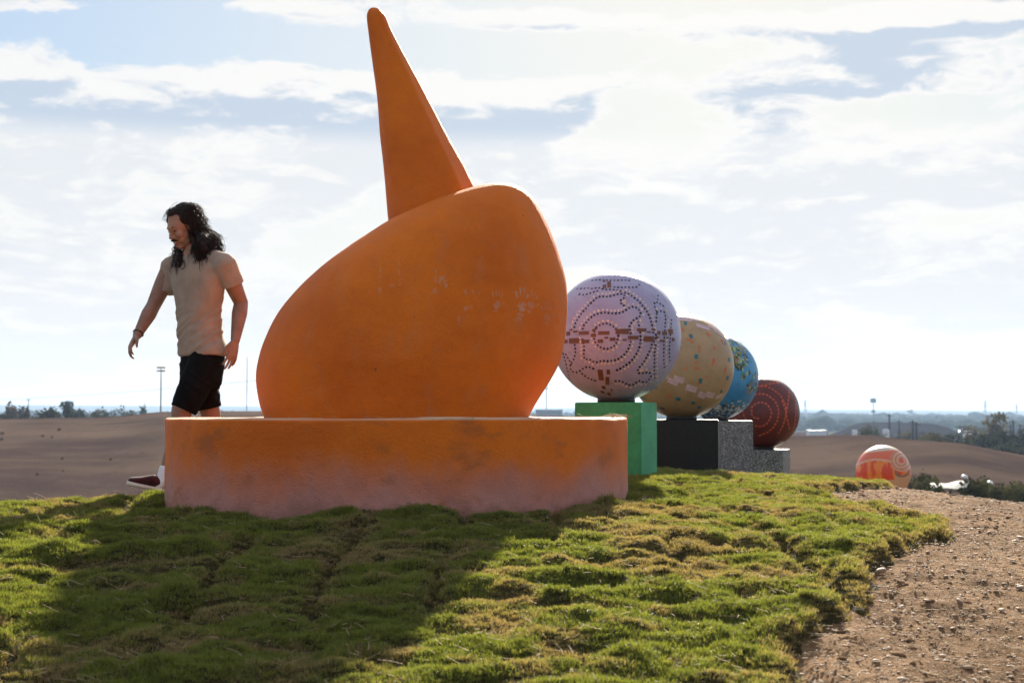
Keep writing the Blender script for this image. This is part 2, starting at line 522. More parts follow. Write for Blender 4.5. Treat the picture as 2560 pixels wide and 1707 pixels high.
def lawn_z(x, y):
    i = min(max(int(np.searchsorted(lx, x)) - 1, 0), len(lx) - 2)
    j = min(max(int(np.searchsorted(ly, y)) - 1, 0), len(ly) - 2)
    return float(LZ[i:i + 2, j:j + 2].mean())
lf = grid_faces(len(lx), len(ly))[:, ::-1]
keep = (SD.ravel()[lf] > -0.05).any(1)
# drop what lies well under the plinth
cxp, cyp = LX.ravel()[lf].mean(1) + 0.59, LY.ravel()[lf].mean(1) - 7.45
keep &= np.hypot(cxp, cyp) > 1.05
lf = lf[keep]
used = np.unique(lf)
remap = np.full(LX.size, -1)
remap[used] = np.arange(len(used))
LV = np.stack([LX, LY, LZ], -1).reshape(-1, 3)[used]
lawn = mesh_obj('lawn', LV, remap[lf].copy(), M_TURF)
tag(lawn, 'strips of lumpy turf laid over the hilltop', None, None, 'structure')

dens = (1 - np.clip(gap * 1.25, 0, 1)) * sstep(SD, 0.0, 0.045)
dryn = fbm(LX * 1.7, LY * 3.2, 4, 71)
small = (fbm(LX * 6.5, LY * 12.5, 3, 62) - .5)
dry = np.maximum(sstep(dryn, 0.54, 0.72) * 0.8, sstep(-small + (dryn - .5) * 0.5, 0.06, 0.19) * 0.95)
dry = np.maximum(dry, 0.95 * np.exp(-((SD - 0.0) / 0.07) ** 2))                 # frayed edge
dry = np.maximum(dry, 0.8 * np.exp(-(dseam / 0.055) ** 2) * openness)
dry = np.maximum(dry, 0.75 * sstep(fbm(LX * 5, LY * 9, 3, 72), 0.60, 0.75))
far_k = np.interp(LY, [3, 6, 9, 13, 20], [1.0, 0.8, 0.5, 0.3, 0.12])
inview = (np.abs(LX) < 0.40 * LY + 0.5) & (LY > 2.9) & (LY < 17)
dens = dens * far_k * inview
glen = np.interp(LY, [3, 8, 13, 20], [0.68, 0.76, 1.0, 1.5]) * (0.75 + 0.5 * fbm(LX * 4, LY * 6, 2, 73)) * (1 - 0.25 * dry)
drum_d = np.abs(np.hypot(LX + 0.59, LY - 7.45) - 1.23)
glen = glen * (1 + 1.0 * np.exp(-(drum_d / 0.07) ** 2) * sstep(fbm(LX * 6, LY * 6, 2, 74), .4, .65))
dens = dens * (np.hypot(LX + 0.59, LY - 7.45) > 1.205)

def m_grass():
    mt, t, b = new_mat('grass_blades')
    nt = mt.node_tree
    at = t.n('ShaderNodeAttribute', _props={'attribute_type': 'INSTANCER', 'attribute_name': 'dry'}).outputs['Fac']
    rnd = t.n('ShaderNodeObjectInfo').outputs['Random']
    ua = t.n('ShaderNodeAttribute', _props={'attribute_type': 'GEOMETRY', 'attribute_name': 'tip'}).outputs['Fac']
    ub = t.n('ShaderNodeAttribute', _props={'attribute_type': 'GEOMETRY', 'attribute_name': 'bl'}).outputs['Fac']
    green = t.mix(rnd, (0.095, 0.140, 0.024), (0.190, 0.222, 0.036))
    green = t.mix(t.m('MULTIPLY', ub, 0.5), green, (0.20, 0.22, 0.045))
    straw = t.mix(ub, (0.23, 0.155, 0.085), (0.36, 0.27, 0.15))
    k = t.m('ADD', at, t.m('MULTIPLY', t.m('SUBTRACT', ub, 0.55), 0.9))
    c = t.mix(t.mr(k, 0.38, 0.62), green, straw)
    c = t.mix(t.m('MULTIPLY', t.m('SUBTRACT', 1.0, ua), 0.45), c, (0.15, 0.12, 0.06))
    df = t.n('ShaderNodeBsdfDiffuse', Color=c, Roughness=0.6)
    tr = t.n('ShaderNodeBsdfTranslucent', Color=t.mix(1.0, c, (1.5, 1.45, 0.75), 'MULTIPLY'))
    mx = t.n('ShaderNodeMixShader', i0=0.46, i1=df.outputs[0], i2=tr.outputs[0])
    gl = t.n('ShaderNodeBsdfGlossy', Color=(0.5, 0.5, 0.45, 1), Roughness=0.42)
    mx2 = t.n('ShaderNodeMixShader', i0=0.05, i1=mx.outputs[0], i2=gl.outputs[0])
    t.set(nt.nodes['Material Output'], 'Surface', mx2.outputs[0])
    return mt
M_GRASS = m_grass()

tufts = bpy.data.collections.new('grass_tufts')          # sources only, never linked to the scene
def make_tuft(i, nb, spread, ln):
    r = np.random.default_rng(100 + i)
    V, F, T, B = [], [], [], []
    for _ in range(nb):
        a, rad = r.uniform(0, 2 * math.pi), spread * math.sqrt(r.uniform(0, 1))
        base = np.array([rad * math.cos(a), rad * math.sin(a), -0.006])
        h = ln * r.uniform(0.45, 1.15)
        la = a + r.normal(0, 0.9)
        lean = abs(r.normal(0.45, 0.38))
        side = np.array([-math.sin(la), math.cos(la), 0]) * r.uniform(0.0008, 0.0017)
        tv = r.uniform(0, 1)
        w = r.uniform(0, 2 * math.pi)
        side = np.array([math.cos(w), math.sin(w), 0]) * np.linalg.norm(side)
        out = np.array([math.cos(la), math.sin(la), 0])
        p1 = base + np.array([0, 0, h * 0.55]) + out * h * 0.28 * lean
        p2 = base + np.array([0, 0, h * max(0.25, 1 - 0.45 * lean)]) + out * h * 0.95 * lean
        o = len(V)
        V += [base - side, base + side, p1 - side * 0.9, p1 + side * 0.9, p2]
        F += [(o, o + 1, o + 3), (o, o + 3, o + 2), (o + 2, o + 3, o + 4)]
        T += [0, 0, .6, .6, 1]
        B += [tv] * 5
    me = bpy.data.meshes.new('tuft')
    me.from_pydata([tuple(v) for v in V], [], F)
    set_attr(me, 'tip', T)
    set_attr(me, 'bl', B)
    me.materials.append(M_GRASS)
    o = bpy.data.objects.new('tuft', me)
    tufts.objects.link(o)
for i in range(7):
    make_tuft(i, 58, 0.034, [0.025, 0.028, 0.022, 0.030, 0.025, 0.020, 0.036][i])

def scatter(name, host_me, coll, density, tilt, smin, smax, mat):
    """instances of a collection over a mesh, thinned by the attribute gd and scaled by gs"""
    g = bpy.data.node_groups.new(name + '_scatter', 'GeometryNodeTree')
    g.interface.new_socket('Geometry', in_out='INPUT', socket_type='NodeSocketGeometry')
    g.interface.new_socket('Geometry', in_out='OUTPUT', socket_type='NodeSocketGeometry')
    q = NT(g)
    gi, go = g.nodes.new('NodeGroupInput'), g.nodes.new('NodeGroupOutput')
    gd = q.n('GeometryNodeInputNamedAttribute', _props={'data_type': 'FLOAT'}, Name='gd')
    gs = q.n('GeometryNodeInputNamedAttribute', _props={'data_type': 'FLOAT'}, Name='gs')
    dp = g.nodes.new('GeometryNodeDistributePointsOnFaces')
    dp.distribute_method = 'RANDOM'
    q.set(dp, 'Mesh', gi.outputs[0])
    q.set(dp, 'Density', q.m('MULTIPLY', gd.outputs[0], density))
    ci = g.nodes.new('GeometryNodeCollectionInfo')
    ci.inputs['Collection'].default_value = coll
    ci.inputs['Separate Children'].default_value = True
    ci.inputs['Reset Children'].default_value = True
    rv = g.nodes.new('FunctionNodeRandomValue')
    rv.data_type = 'FLOAT_VECTOR'
    rv.inputs[0].default_value = (-tilt, -tilt, 0)
    rv.inputs[1].default_value = (tilt, tilt, 6.283)
    rs = g.nodes.new('FunctionNodeRandomValue')
    rs.data_type = 'FLOAT'
    rs.inputs[2].default_value, rs.inputs[3].default_value = smin, smax
    rs.inputs['Seed'].default_value = 5
    io = g.nodes.new('GeometryNodeInstanceOnPoints')
    q.set(io, 'Points', dp.outputs[0])
    q.set(io, 'Instance', ci.outputs[0])
    io.inputs['Pick Instance'].default_value = True
    q.set(io, 'Rotation', rv.outputs[0])
    q.set(io, 'Scale', q.m('MULTIPLY', rs.outputs[1], gs.outputs[0]))
    g.links.new(io.outputs[0], go.inputs[0])
    o = bpy.data.objects.new(name, host_me)
    COL.objects.link(o)
    md = o.modifiers.new('scatter', 'NODES')
    md.node_group = g
    return o

gme = lawn.data.copy()
set_attr(gme, 'gd', np.clip(dens, 0, 1).ravel()[used])
set_attr(gme, 'gs', glen.ravel()[used])
set_attr(gme, 'dry', dry.ravel()[used])
grass = scatter('grass', gme, tufts, GRASS_DENSITY, 0.35, 0.7, 1.25, M_GRASS)
tag(grass, 'short green and straw-coloured grass covering the lumpy turf', 'grass', None, 'stuff')
# ------------------------------------------------------------------ the orange sculpture on its round plinth
DX, DY, DR, DTOP = -0.59, 7.45, 1.195, 0.445
S = 2560 / 2352.0

def paint_marks(t, co, base_fac):
    """dusty hand prints and scuffs: a union of soft ellipses in the plane of the front face (object x, z)"""
    sp = t.n('ShaderNodeSeparateXYZ', i0=co)
    x, z = sp.outputs[0], sp.outputs[2]
    front = t.mr(sp.outputs[1], 7.45, 7.3)
    acc = None
    def ell(px, py, a, b, rot, k):
        nonlocal acc
        w = P(px, py, 7.0)
        c, s_ = math.cos(R(rot)), math.sin(R(rot))
        m1 = FPX / 7.0
        dx, dz = t.m('SUBTRACT', x, w.x), t.m('SUBTRACT', z, w.z)
        u = t.m('DIVIDE', t.m('ADD', t.m('MULTIPLY', dx, c), t.m('MULTIPLY', dz, s_)), a / m1)
        v = t.m('DIVIDE', t.m('SUBTRACT', t.m('MULTIPLY', dz, c), t.m('MULTIPLY', dx, s_)), b / m1)
        r2 = t.m('ADD', t.m('MULTIPLY', u, u), t.m('MULTIPLY', v, v))
        f = t.mr(r2, 1.0, 0.35, 0.0, k)
        acc = f if acc is None else t.m('MAXIMUM', acc, f)
    def hand(px, py, sc, rot, k):
        c, s_ = math.cos(R(rot)), math.sin(R(rot))
        def at(dx, dy):
            return px + (dx * c - dy * s_) * sc, py + (dx * s_ + dy * c) * sc
        ell(*at(0, 12), 13 * sc, 15 * sc, 0, k)
        ell(*at(-4, 32), 8 * sc, 6 * sc, 0, k)
        for fx, fy, fl, fr in ((-13, -16, 12, 12), (-4, -24, 14, 4), (5, -23, 13, -5), (13, -15, 10, -14)):
            ell(*at(fx, fy), 3.0 * sc, fl * sc, fr - rot, k)
        ell(*at(20, 6), 3.4 * sc, 9 * sc, -45 - rot, k * 0.8)
    hand(1305, 755, 1.05, 0, 1.0)
    hand(1330, 752, 0.85, 8, 0.7)
    hand(1243, 755, 0.85, 4, 0.75)
    hand(1368, 780, 0.8, -6, 0.55)
    for a in ((1172, 775, 14, 8, 10, .8), (1166, 735, 4, 9, 30, .6), (1183, 731, 3, 8, 20, .6), (1200, 737, 3, 5, 0, .6), (1150, 805, 4, 16, 0, .5), (1207, 786, 3, 4, 0, .6),
              (955, 690, 5, 24, 0, .40), (1002, 670, 3, 30, 2, .45), (1005, 712, 4, 12, 0, .6), (955, 730, 6, 14, 0, .45), (1092, 695, 4, 22, 0, .5), (1092, 735, 8, 14, 0, .45),
              (1108, 705, 16, 12, 20, .75), (1118, 720, 6, 6, 0, .8), (985, 720, 10, 6, 30, .3), (1295, 800, 12, 7, 10, .6)):
        ell(*a)
    grain = t.mr(t.noise(co, 55, 4, 0.7), 0.38, 0.62)
    return t.m('MULTIPLY', t.m('MULTIPLY', acc, grain), front)

def m_orange(kind):
    mt, t, b = new_mat('orange_painted_plaster_' + kind)
    co = coords(t)
    n1 = t.noise(co, 1.7, 7, 0.66)
    n2 = t.noise(co, 9.0, 6, 0.65)
    n3 = t.noise(co, 160, 3, 0.6)
    c = t.mix(t.mr(n1, 0.3, 0.7), (0.60, 0.118, 0.0045), (0.76, 0.172, 0.0055))
    c = t.mix(t.mr(n2, 0.5, 0.75, 0, 0.30), c, (0.56, 0.16, 0.040))
    c = t.mix(t.mr(n3, 0.55, 0.70, 0, 0.40), c, (0.40, 0.095, 0.012))
    z = t.n('ShaderNodeSeparateXYZ', i0=co).outputs[2]
    if kind == 'plinth':
        # a wash of mauve-pink paint sprayed from below, ragged upper limit
        lim = t.m('ADD', z, t.m('MULTIPLY', t.m('SUBTRACT', t.noise(t.vm('MULTIPLY', co, (1.0, 1.0, 0.6)), 2.6, 6, 0.62), 0.5), 0.42))
        lim = t.m('ADD', lim, t.m('MULTIPLY', t.m('SUBTRACT', n2, 0.5), 0.14))
        f = t.mr(lim, 0.31, 0.04, 0, 0.92)
        pink = t.mix(t.mr(n2, 0.35, 0.65), (0.43, 0.195, 0.165), (0.50, 0.245, 0.215))
        c = t.mix(f, c, pink)
        soil = t.mr(t.m('ADD', z, t.m('MULTIPLY', t.m('SUBTRACT', n2, 0.5), 0.2)), 0.10, -0.02, 0, 0.5)
        c = t.mix(soil, c, (0.20, 0.115, 0.09))
        dk = t.mr(t.noise(t.vm('MULTIPLY', co, (1.2, 1.2, 2.2)), 3.2, 5, 0.6), 0.53, 0.70, 0, 0.62)
        c = t.mix(dk, c, (0.33, 0.10, 0.03))
        c = t.mix(t.m('MULTIPLY', t.mr(z, 0.436, 0.446), t.mr(n2, 0.25, 0.6, 0.55, 0.95)), c, (0.56, 0.40, 0.28))      # flat top paler: dust, plus a sunlit tone put into the colour
        # drips
        dr = t.mr(t.noise(t.vm('MULTIPLY', co, (26, 26, 1.3)), 1.0, 3, 0.5), 0.70, 0.78, 0, 0.6)
        c = t.mix(t.m('MULTIPLY', dr, t.mr(z, 0.22, 0.1)), c, (0.16, 0.06, 0.03))
    else:
        st = t.mr(t.noise(t.vm('MULTIPLY', co, (3.0, 3.0, 0.9)), 3.0, 6, 0.65), 0.52, 0.75, 0, 0.38)
        c = t.mix(st, c, (0.50, 0.18, 0.075))
        sc = t.mr(t.noise(t.vm('MULTIPLY', co, (14, 14, 2.5)), 2.0, 3, 0.6, 1.2), 0.71, 0.77, 0, 0.25)
        c = t.mix(sc, c, (0.50, 0.33, 0.26))
        pock = t.mr(t.noise(co, 22, 2, 0.5), 0.76, 0.79, 0, 0.8)
        c = t.mix(pock, c, (0.12, 0.06, 0.04))
        if kind == 'bulb':
            c = t.mix(t.m('MULTIPLY', paint_marks(t, co, None), 0.72), c, (0.50, 0.33, 0.26))
    t.set(b, 'Base Color', c)
    t.set(b, 'Roughness', 0.62)
    t.set(b, 'Specular IOR Level', 0.22)
    h = t.m('ADD', t.noise(co, 130, 4, 0.7), t.m('MULTIPLY', t.noise(co, 14, 4, 0.6), 1.4))
    t.set(b, 'Normal', t.n('ShaderNodeBump', Strength=0.8, Distance=0.008, Height=h))
    return mt

sculpture = thing('sculpture', (DX, DY, DTOP), 'huge orange bulb-shaped sculpture with tall leaning spike standing on a round plinth', 'sculpture')

def smooth_curve(pts, n):
    """Catmull-Rom through pts (as y -> x), resampled by arc length"""
    p = np.array(pts, float)
    p = np.vstack([2 * p[0] - p[1], p, 2 * p[-1] - p[-2]])
    out = []
    for i in range(1, len(p) - 2):
        for t in np.linspace(0, 1, 24, endpoint=False):
            a, b, c, d = p[i - 1], p[i], p[i + 1], p[i + 2]
            out.append(0.5 * (2 * b + (c - a) * t + (2 * a - 5 * b + 4 * c - d) * t * t + (3 * b - a - 3 * c + d) * t ** 3))
    out.append(p[-2])
    return np.array(out)

BL = [(618, 975), (610, 955), (599, 918), (593, 870), (598, 830), (611, 788), (640, 728), (682, 675), (740, 620), (800, 575), (850, 542), (895, 514), (950, 488), (1000, 467), (1050, 449), (1094, 435), (1128, 429), (1152, 427.5)]
BR = [(1208, 975), (1216, 955), (1226, 935), (1241, 910), (1266, 870), (1286, 830), (1297, 780), (1302, 730), (1303, 690), (1298, 640), (1281, 580), (1262, 530), (1245, 495), (1226, 463), (1206, 443), (1186, 432.5), (1168, 428.5), (1156, 427.5)]
def bulb_mesh():
    L, Rr = smooth_curve(BL, 0), smooth_curve(BR, 0)
    yl, yr = L[::-1], Rr[::-1]
    # levels: finer towards the flat shoulder
    k = np.linspace(0, 1, 110)
    lev = 974 - (974 - 428.2) * (1 - (1 - k) ** 1.9)
    nv = 128
    rings = []
    for i, yy in enumerate(lev):
        xl = np.interp(yy, yl[:, 1], yl[:, 0]) * S
        xr = np.interp(yy, yr[:, 1], yr[:, 0]) * S
        a, b = P(xl, yy * S, DY), P(xr, yy * S, DY)
        c, hw = (a + b) / 2, (b.x - a.x) / 2
        t = (974 - yy) / (974 - 428.0)
        dep = 0.60 * math.sqrt(max(0.0, 1 - (max(t - 0.22, 0) / 0.78) ** 2.0)) * (0.90 + 0.10 * min(1, t / 0.25)) + 0.035
        dep = min(dep, 0.05 + hw * 1.25)
        th = np.linspace(0, 2 * math.pi, nv, endpoint=False)
        e = 2 / 2.25
        cx = np.sign(np.cos(th)) * np.abs(np.cos(th)) ** e * hw
        cy = np.sign(np.sin(th)) * np.abs(np.sin(th)) ** e * dep
        off = 0.02 * math.sin(3.1 * t) - 0.05 * t
        rings.append(np.stack([c.x + cx, DY + off + cy, np.full(nv, c.z)], -1))
    V = np.array(rings)
    # hand-plastered unevenness
    n = (fbm(V[..., 0] * 3.5 + 20, V[..., 2] * 3.5, 3, 81) - .5) * 0.022 + (fbm(V[..., 0] * 11 + 20, V[..., 2] * 11, 2, 82) - .5) * 0.006
    V[..., 1] += n * np.sign(V[..., 1] - DY)
    V = V.reshape(-1, 3)
    F = grid_faces(len(lev), nv, True)
    top = len(V)
    V = np.vstack([V, V[-nv:].mean(0) + np.array([0, 0, 0.001])])
    cap = np.array([[top - nv + j, top - nv + (j + 1) % nv, top, top] for j in range(nv)])
    me_f = [tuple(f) for f in F] + [tuple(f[:3]) for f in cap]
    return V, me_f
v, f = bulb_mesh()
bulb = adopt(mesh_obj('bulb', [tuple(p) for p in v], f, m_orange('bulb')), sculpture)

SL = [(905, 600), (893, 513), (884, 420), (875, 322), (868, 240), (858, 160), (848.5, 85), (843.5, 45), (845, 31), (850, 22.5), (856, 18.8)]
SR = [(1175, 600), (1133, 513), (1091, 432), (1058, 368), (1019, 294), (980, 222), (940, 146), (903, 76), (887, 40), (878, 27), (868, 20.5), (860, 18.3)]
def spike_mesh():
    L, Rr = smooth_curve(SL, 0)[::-1], smooth_curve(SR, 0)[::-1]
    k = np.linspace(0, 1, 80)
    lev = 598 - (598 - 18.9) * (1 - (1 - k) ** 1.6)
    prof = []
    # front face slightly domed, ridge at 0.84 of the width, then a bevel to the right edge; the back is round
    u = [0.0, .012, .04, .10, .20, .35, .50, .65, .75, .81, .84, .87, .91, .95, .98, 1.0]
    fr = [0.0, -.30, -.55, -.78, -.92, -1.0, -1.02, -1.02, -1.01, -1.0, -.94, -.82, -.66, -.50, -.38, -.22]
    back = [(1 - x, math.sqrt(max(0, 1 - (1 - 2 * x) ** 2)) * 0.85) for x in np.linspace(0, 1, 18)[1:-1]]
    prof = list(zip(u, fr)) + back
    rings = []
    for yy in lev:
        xl = np.interp(yy, L[:, 1], L[:, 0]) * S
        xr = np.interp(yy, Rr[:, 1], Rr[:, 0]) * S
        Yd = DY + 0.16
        a, b = P(xl, yy * S, Yd), P(xr, yy * S, Yd)
        w = b.x - a.x
        dep = min(0.52 * w, 0.30)
        rings.append([(a.x + w * uu, Yd + dd * dep, a.z) for uu, dd in prof])
    V = np.array(rings)
    V[..., 1] += (fbm(V[..., 0] * 6 + 3, V[..., 2] * 5, 3, 83) - .5) * 0.014
    V[..., 0] += (fbm(V[..., 2] * 4 + 3, V[..., 1] * 3, 2, 84) - .5) * 0.010
    n = len(prof)
    F = [tuple(q) for q in grid_faces(len(lev), n, True)]
    V = V.reshape(-1, 3)
    F.append(tuple(range(len(V) - n, len(V))))
    return V, F
v, f = spike_mesh()
spike = adopt(mesh_obj('spike', [tuple(p) for p in v], f, m_orange('spike')), sculpture)

# plinth: a low drum with a worn, rounded top edge
def drum():
    nv = 220
    th = np.linspace(0, 2 * math.pi, nv, endpoint=False)
    prof = [(1.0, -0.30), (1.0, 0.0), (1.0, 0.10), (1.0, 0.20), (1.0, 0.30), (1.0, 0.38), (1.0, 0.428), (0.9992, 0.435), (0.9975, 0.440), (0.994, 0.4435), (0.988, 0.4455), (0.95, 0.446), (0.8, 0.445), (0.5, 0.445)]
    rings = []
    for rr_, zz in prof:
        wob = (fbm(np.cos(th) * 2.2 + 7, np.sin(th) * 2.2 + zz * 1.5, 3, 91) - .5) * 0.030 + (fbm(np.cos(th) * 9 + 7, np.sin(th) * 9 + zz * 9, 2, 92) - .5) * 0.008
        zw = (fbm(np.cos(th) * 3 + 2, np.sin(th) * 3, 3, 93) - .5) * 0.020 * (zz > 0.35) + (fbm(np.cos(th) * 16 + 2, np.sin(th) * 16, 2, 94) - .5) * 0.006 * (zz > 0.40)
        rad = DR * rr_ + wob
        rings.append(np.stack([DX + rad * np.cos(th), DY + rad * np.sin(th), zz + zw], -1))
    V = np.array(rings).reshape(-1, 3)
    F = [tuple(q) for q in grid_faces(len(prof), nv, True)]
    F.append(tuple(range(len(V) - nv, len(V))))
    return V, F
v, f = drum()
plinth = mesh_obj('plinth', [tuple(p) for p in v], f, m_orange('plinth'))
tag(plinth, 'low round plinth painted orange above fading to dusty mauve pink at the grass', 'plinth')

# ------------------------------------------------------------------ mosaic balls on pedestals
def m_plain(name, col, rough=0.5, spec=0.4, var=0.18, scale=14, bump=0.1):
    return mat_rough(name, col, var, scale, rough, bump, 120, None, spec)

BALL_R = 0.43
BALLS = [(1540, 841, 162), (1703, 915, 131), (1789, 943, 106), (1908, 1031, 90), (2208, 1180, 67)]
ball_c, ball_d = [], []
for (bx, by, br) in BALLS:
    d = BALL_R / br * FPX
    ball_d.append(d)
    ball_c.append(P(bx, by, d))
CAM = Vector((0, 0, ZC))

def on_ball(c, px, py, r=BALL_R):
    """the point of the ball and its outward normal under a photo pixel (or None)"""
    d = (P(px, py, 1.0) - CAM).normalized()
    oc = CAM - c
    b = oc.dot(d)
    q = b * b - (oc.dot(oc) - r * r)
    if q <= 0:
        # just past the limb: nearest point of the outline
        p = CAM + d * (-b)
        n = (p - c).normalized()
        return c + n * r, n
    p = CAM + d * (-b - math.sqrt(q))
    return p, (p - c).normalized()

def frame_at(p, n, roll=0.0):
    right = Vector((0, 0, 1)).cross(n)
    if right.length < 1e-4:
        right = Vector((1, 0, 0))
    right.normalize()
    up = n.cross(right).normalized()
    c, s_ = math.cos(roll), math.sin(roll)
    a, b = right * c + up * s_, up * c - right * s_
    return Matrix(((a.x, b.x, n.x, p.x), (a.y, b.y, n.y, p.y), (a.z, b.z, n.z, p.z), (0, 0, 0, 1)))

def m_skin(name, base, alt, grey_low=None):
    mt, t, b = new_mat(name)
    co = coords(t)
    c = t.mix(t.mr(t.noise(co, 5, 6, 0.6), 0.3, 0.7), base, alt)
    c = t.mix(t.mr(t.noise(co, 17, 5, 0.65), 0.52, 0.72, 0, 0.35), c, tuple(x * 0.55 for x in base))
    t.set(b, 'Base Color', c)
    t.set(b, 'Roughness', 0.40)
    t.set(b, 'Specular IOR Level', 0.28)
    t.set(b, 'Normal', t.n('ShaderNodeBump', Strength=0.35, Distance=0.006, Height=t.m('ADD', t.noise(co, 38, 4, 0.6), t.m('MULTIPLY', t.noise(co, 6, 3, 0.5), 2.0))))
    return mt

def sphere_grid(c, r, nu=64, nv=128):
    th = np.linspace(0.02, math.pi - 0.02, nu)
    ph = np.linspace(0, 2 * math.pi, nv, endpoint=False)
    T, Ph = np.meshgrid(th, ph, indexing='ij')
    V = np.stack([c.x + r * np.sin(T) * np.cos(Ph), c.y + r * np.sin(T) * np.sin(Ph), c.z + r * np.cos(T)], -1).reshape(-1, 3)
    F = grid_faces(nu, nv, True)[:, ::-1]
    F = [tuple(q) for q in F] + [tuple(range(nv)), tuple(range(nu * nv - 1, nu * nv - nv - 1, -1))]
    return V, F

def make_ball(i, name_label, mat):
    c = ball_c[i]
    e = thing('mosaic_ball', (c.x, c.y, c.z - BALL_R), name_label, 'ball')
    v_, f_ = sphere_grid(c, BALL_R)
    s_ = adopt(mesh_obj('globe', [tuple(p) for p in v_], f_, mat), e)
    # short mount collar; the shaded contact is put into its near-black colour
    mb = MB()
    n = 28
    zb = c.z - BALL_R
    mb.rings([[(c.x + q * math.cos(2 * math.pi * k / n), c.y + q * math.sin(2 * math.pi * k / n), z) for k in range(n)]
              for q, z in ((0.125, zb - 0.012), (0.125, zb + 0.02), (0.115, zb + 0.03))])
    adopt(mb.build('collar', M_COLLAR), e)
    return e, c

M_COLLAR = m_plain('shaded_collar', (0.02, 0.02, 0.02), 0.5)

_tile_cache = {}
def tile_mesh(w, h, mat, r=BALL_R):
    """a small curved rectangular tile, proud of the ball, with a rim"""
    key = (round(w, 4), round(h, 4), mat.name)
    if key in _tile_cache:
        return _tile_cache[key]
    nu, nv = 4, 3
    V, F = [], []
    for lay, (sc, hh) in enumerate(((1.0, -0.004), (1.0, 0.0022), (0.93, 0.0034))):
        if lay < 2:
            continue
    top = []
    for i in range(nu):
        for j in range(nv):
            x, y = (i / (nu - 1) - .5) * w, (j / (nv - 1) - .5) * h
            z = math.sqrt(max(0, r * r - x * x - y * y)) - r
            V.append((x, y, z + 0.0030))
    for i in range(nu - 1):
        for j in range(nv - 1):
            a = i * nv + j
            F.append((a, a + nv, a + nv + 1, a + 1))
    rim = [(i, 0) for i in range(nu)] + [(nu - 1, j) for j in range(1, nv)] + [(i, nv - 1) for i in range(nu - 2, -1, -1)] + [(0, j) for j in range(nv - 2, 0, -1)]
    ids = [i * nv + j for i, j in rim]
    o = len(V)
    for q in ids:
        x, y, z = V[q]
        V.append((x * 1.03, y * 1.03, z - 0.008))
    m_ = len(ids)
    for k in range(m_):
        F.append((ids[k], o + k, o + (k + 1) % m_, ids[(k + 1) % m_]))
    me = bpy.data.meshes.new('tile')
    me.from_pydata(V, [], F)
    me.materials.append(mat)
    me.update()
    _tile_cache[key] = me
    return me

def put_tile(e, c, i, px, py, wpx, hpx, rot, mat, name='tile'):
    """wpx and hpx are the apparent size on the photograph; foreshortening is undone"""
    p, n = on_ball(c, px, py)
    view = (CAM - p).normalized()
    k = ball_d[i] / FPX
    # undo foreshortening separately along the ball's east and north
    M = frame_at(p, n, 0)
    east, north = M.col[0].xyz, M.col[1].xyz
    fe = max(0.35, math.sqrt(max(0, 1 - east.dot(view) ** 2)))
    fn = max(0.35, math.sqrt(max(0, 1 - north.dot(view) ** 2)))
    me = tile_mesh(max(0.004, wpx * k / fe), max(0.004, hpx * k / fn), mat)
    o = bpy.data.objects.new(name, me)
    COL.objects.link(o)
    o.parent = e
    o.matrix_parent_inverse = Matrix.Translation(-Vector(e.location))
    o.matrix_basis = frame_at(p, n, R(-rot))
    return o

def dots_mesh(e, c, pts, rad, mat, name, proud=0.002):
    mb = MB()
    for (px, py) in pts:
        p, n = on_ball(c, px, py)
        M = frame_at(p, n, random.uniform(0, 3))
        rr_ = rad * random.uniform(0.85, 1.15)
        k = 6
        top = [M @ Vector((rr_ * math.cos(2 * math.pi * j / k), rr_ * math.sin(2 * math.pi * j / k), proud)) for j in range(k)]
        bot = [M @ Vector((rr_ * 1.1 * math.cos(2 * math.pi * j / k), rr_ * 1.1 * math.sin(2 * math.pi * j / k), -0.004)) for j in range(k)]
        mb.rings([bot, top])
    o = adopt(mb.build(name, mat, False), e)
    o['kind'] = 'stuff'
    return o

def along(poly, step):
    p = np.array(poly, float)
    d = np.r_[0, np.cumsum(np.hypot(*np.diff(p, axis=0).T))]
    s_ = np.arange(0, d[-1], step)
    return np.stack([np.interp(s_, d, p[:, 0]), np.interp(s_, d, p[:, 1])], -1)

# ---- lavender ball (zoom frame: origin 1380,660 scale 4.3559)
M_LAV = m_skin('lavender_glaze', (0.315, 0.305, 0.47), (0.375, 0.365, 0.53))
e1, c1 = make_ball(0, 'lavender mosaic ball with dotted rings and brown tiles, topmost, on the green pedestal', M_LAV)
M_BRN = m_plain('brown_tile', (0.155, 0.070, 0.045), 0.5)
Z6 = lambda x, y: (1380 + x / 4.3559, 660 + y / 4.3559)
for r_ in [(145, 843, 45, 35), (240, 835, 108, 55), (345, 750, 105, 35), (362, 842, 80, 35), (177, 756, 38, 38), (207, 716, 28, 15), (255, 735, 45, 22), (452, 718, 35, 20), (451, 775, 52, 36),
           (563, 750, 115, 36), (526, 838, 55, 35), (590, 802, 38, 20), (660, 818, 58, 35), (765, 733, 138, 55), (792, 825, 40, 18), (885, 800, 108, 38), (977, 717, 98, 34), (1055, 740, 35, 15),
           (1107, 714, 40, 16), (1055, 815, 112, 56), (1163, 748, 28, 38), (1147, 797, 25, 22), (1228, 752, 48, 40), (1200, 835, 52, 22), (1257, 798, 20, 20), (1289, 733, 50, 50), (1320, 822, 26, 34),
           (530, 1208, 52, 115, 5), (613, 1175, 35, 48, 3), (603, 1270, 38, 82, 8), (563, 1342, 35, 35), (551, 1392, 35, 28), (622, 1412, 35, 32), (650, 1370, 18, 18), (622, 222, 38, 65, -8), (572, 245, 38, 35, -8), (570, 188, 20, 18)]:
    x, y = Z6(r_[0], r_[1])
    put_tile(e1, c1, 0, x, y, r_[2] / 4.3559, r_[3] / 4.3559, r_[4] if len(r_) > 4 else 0, M_BRN)
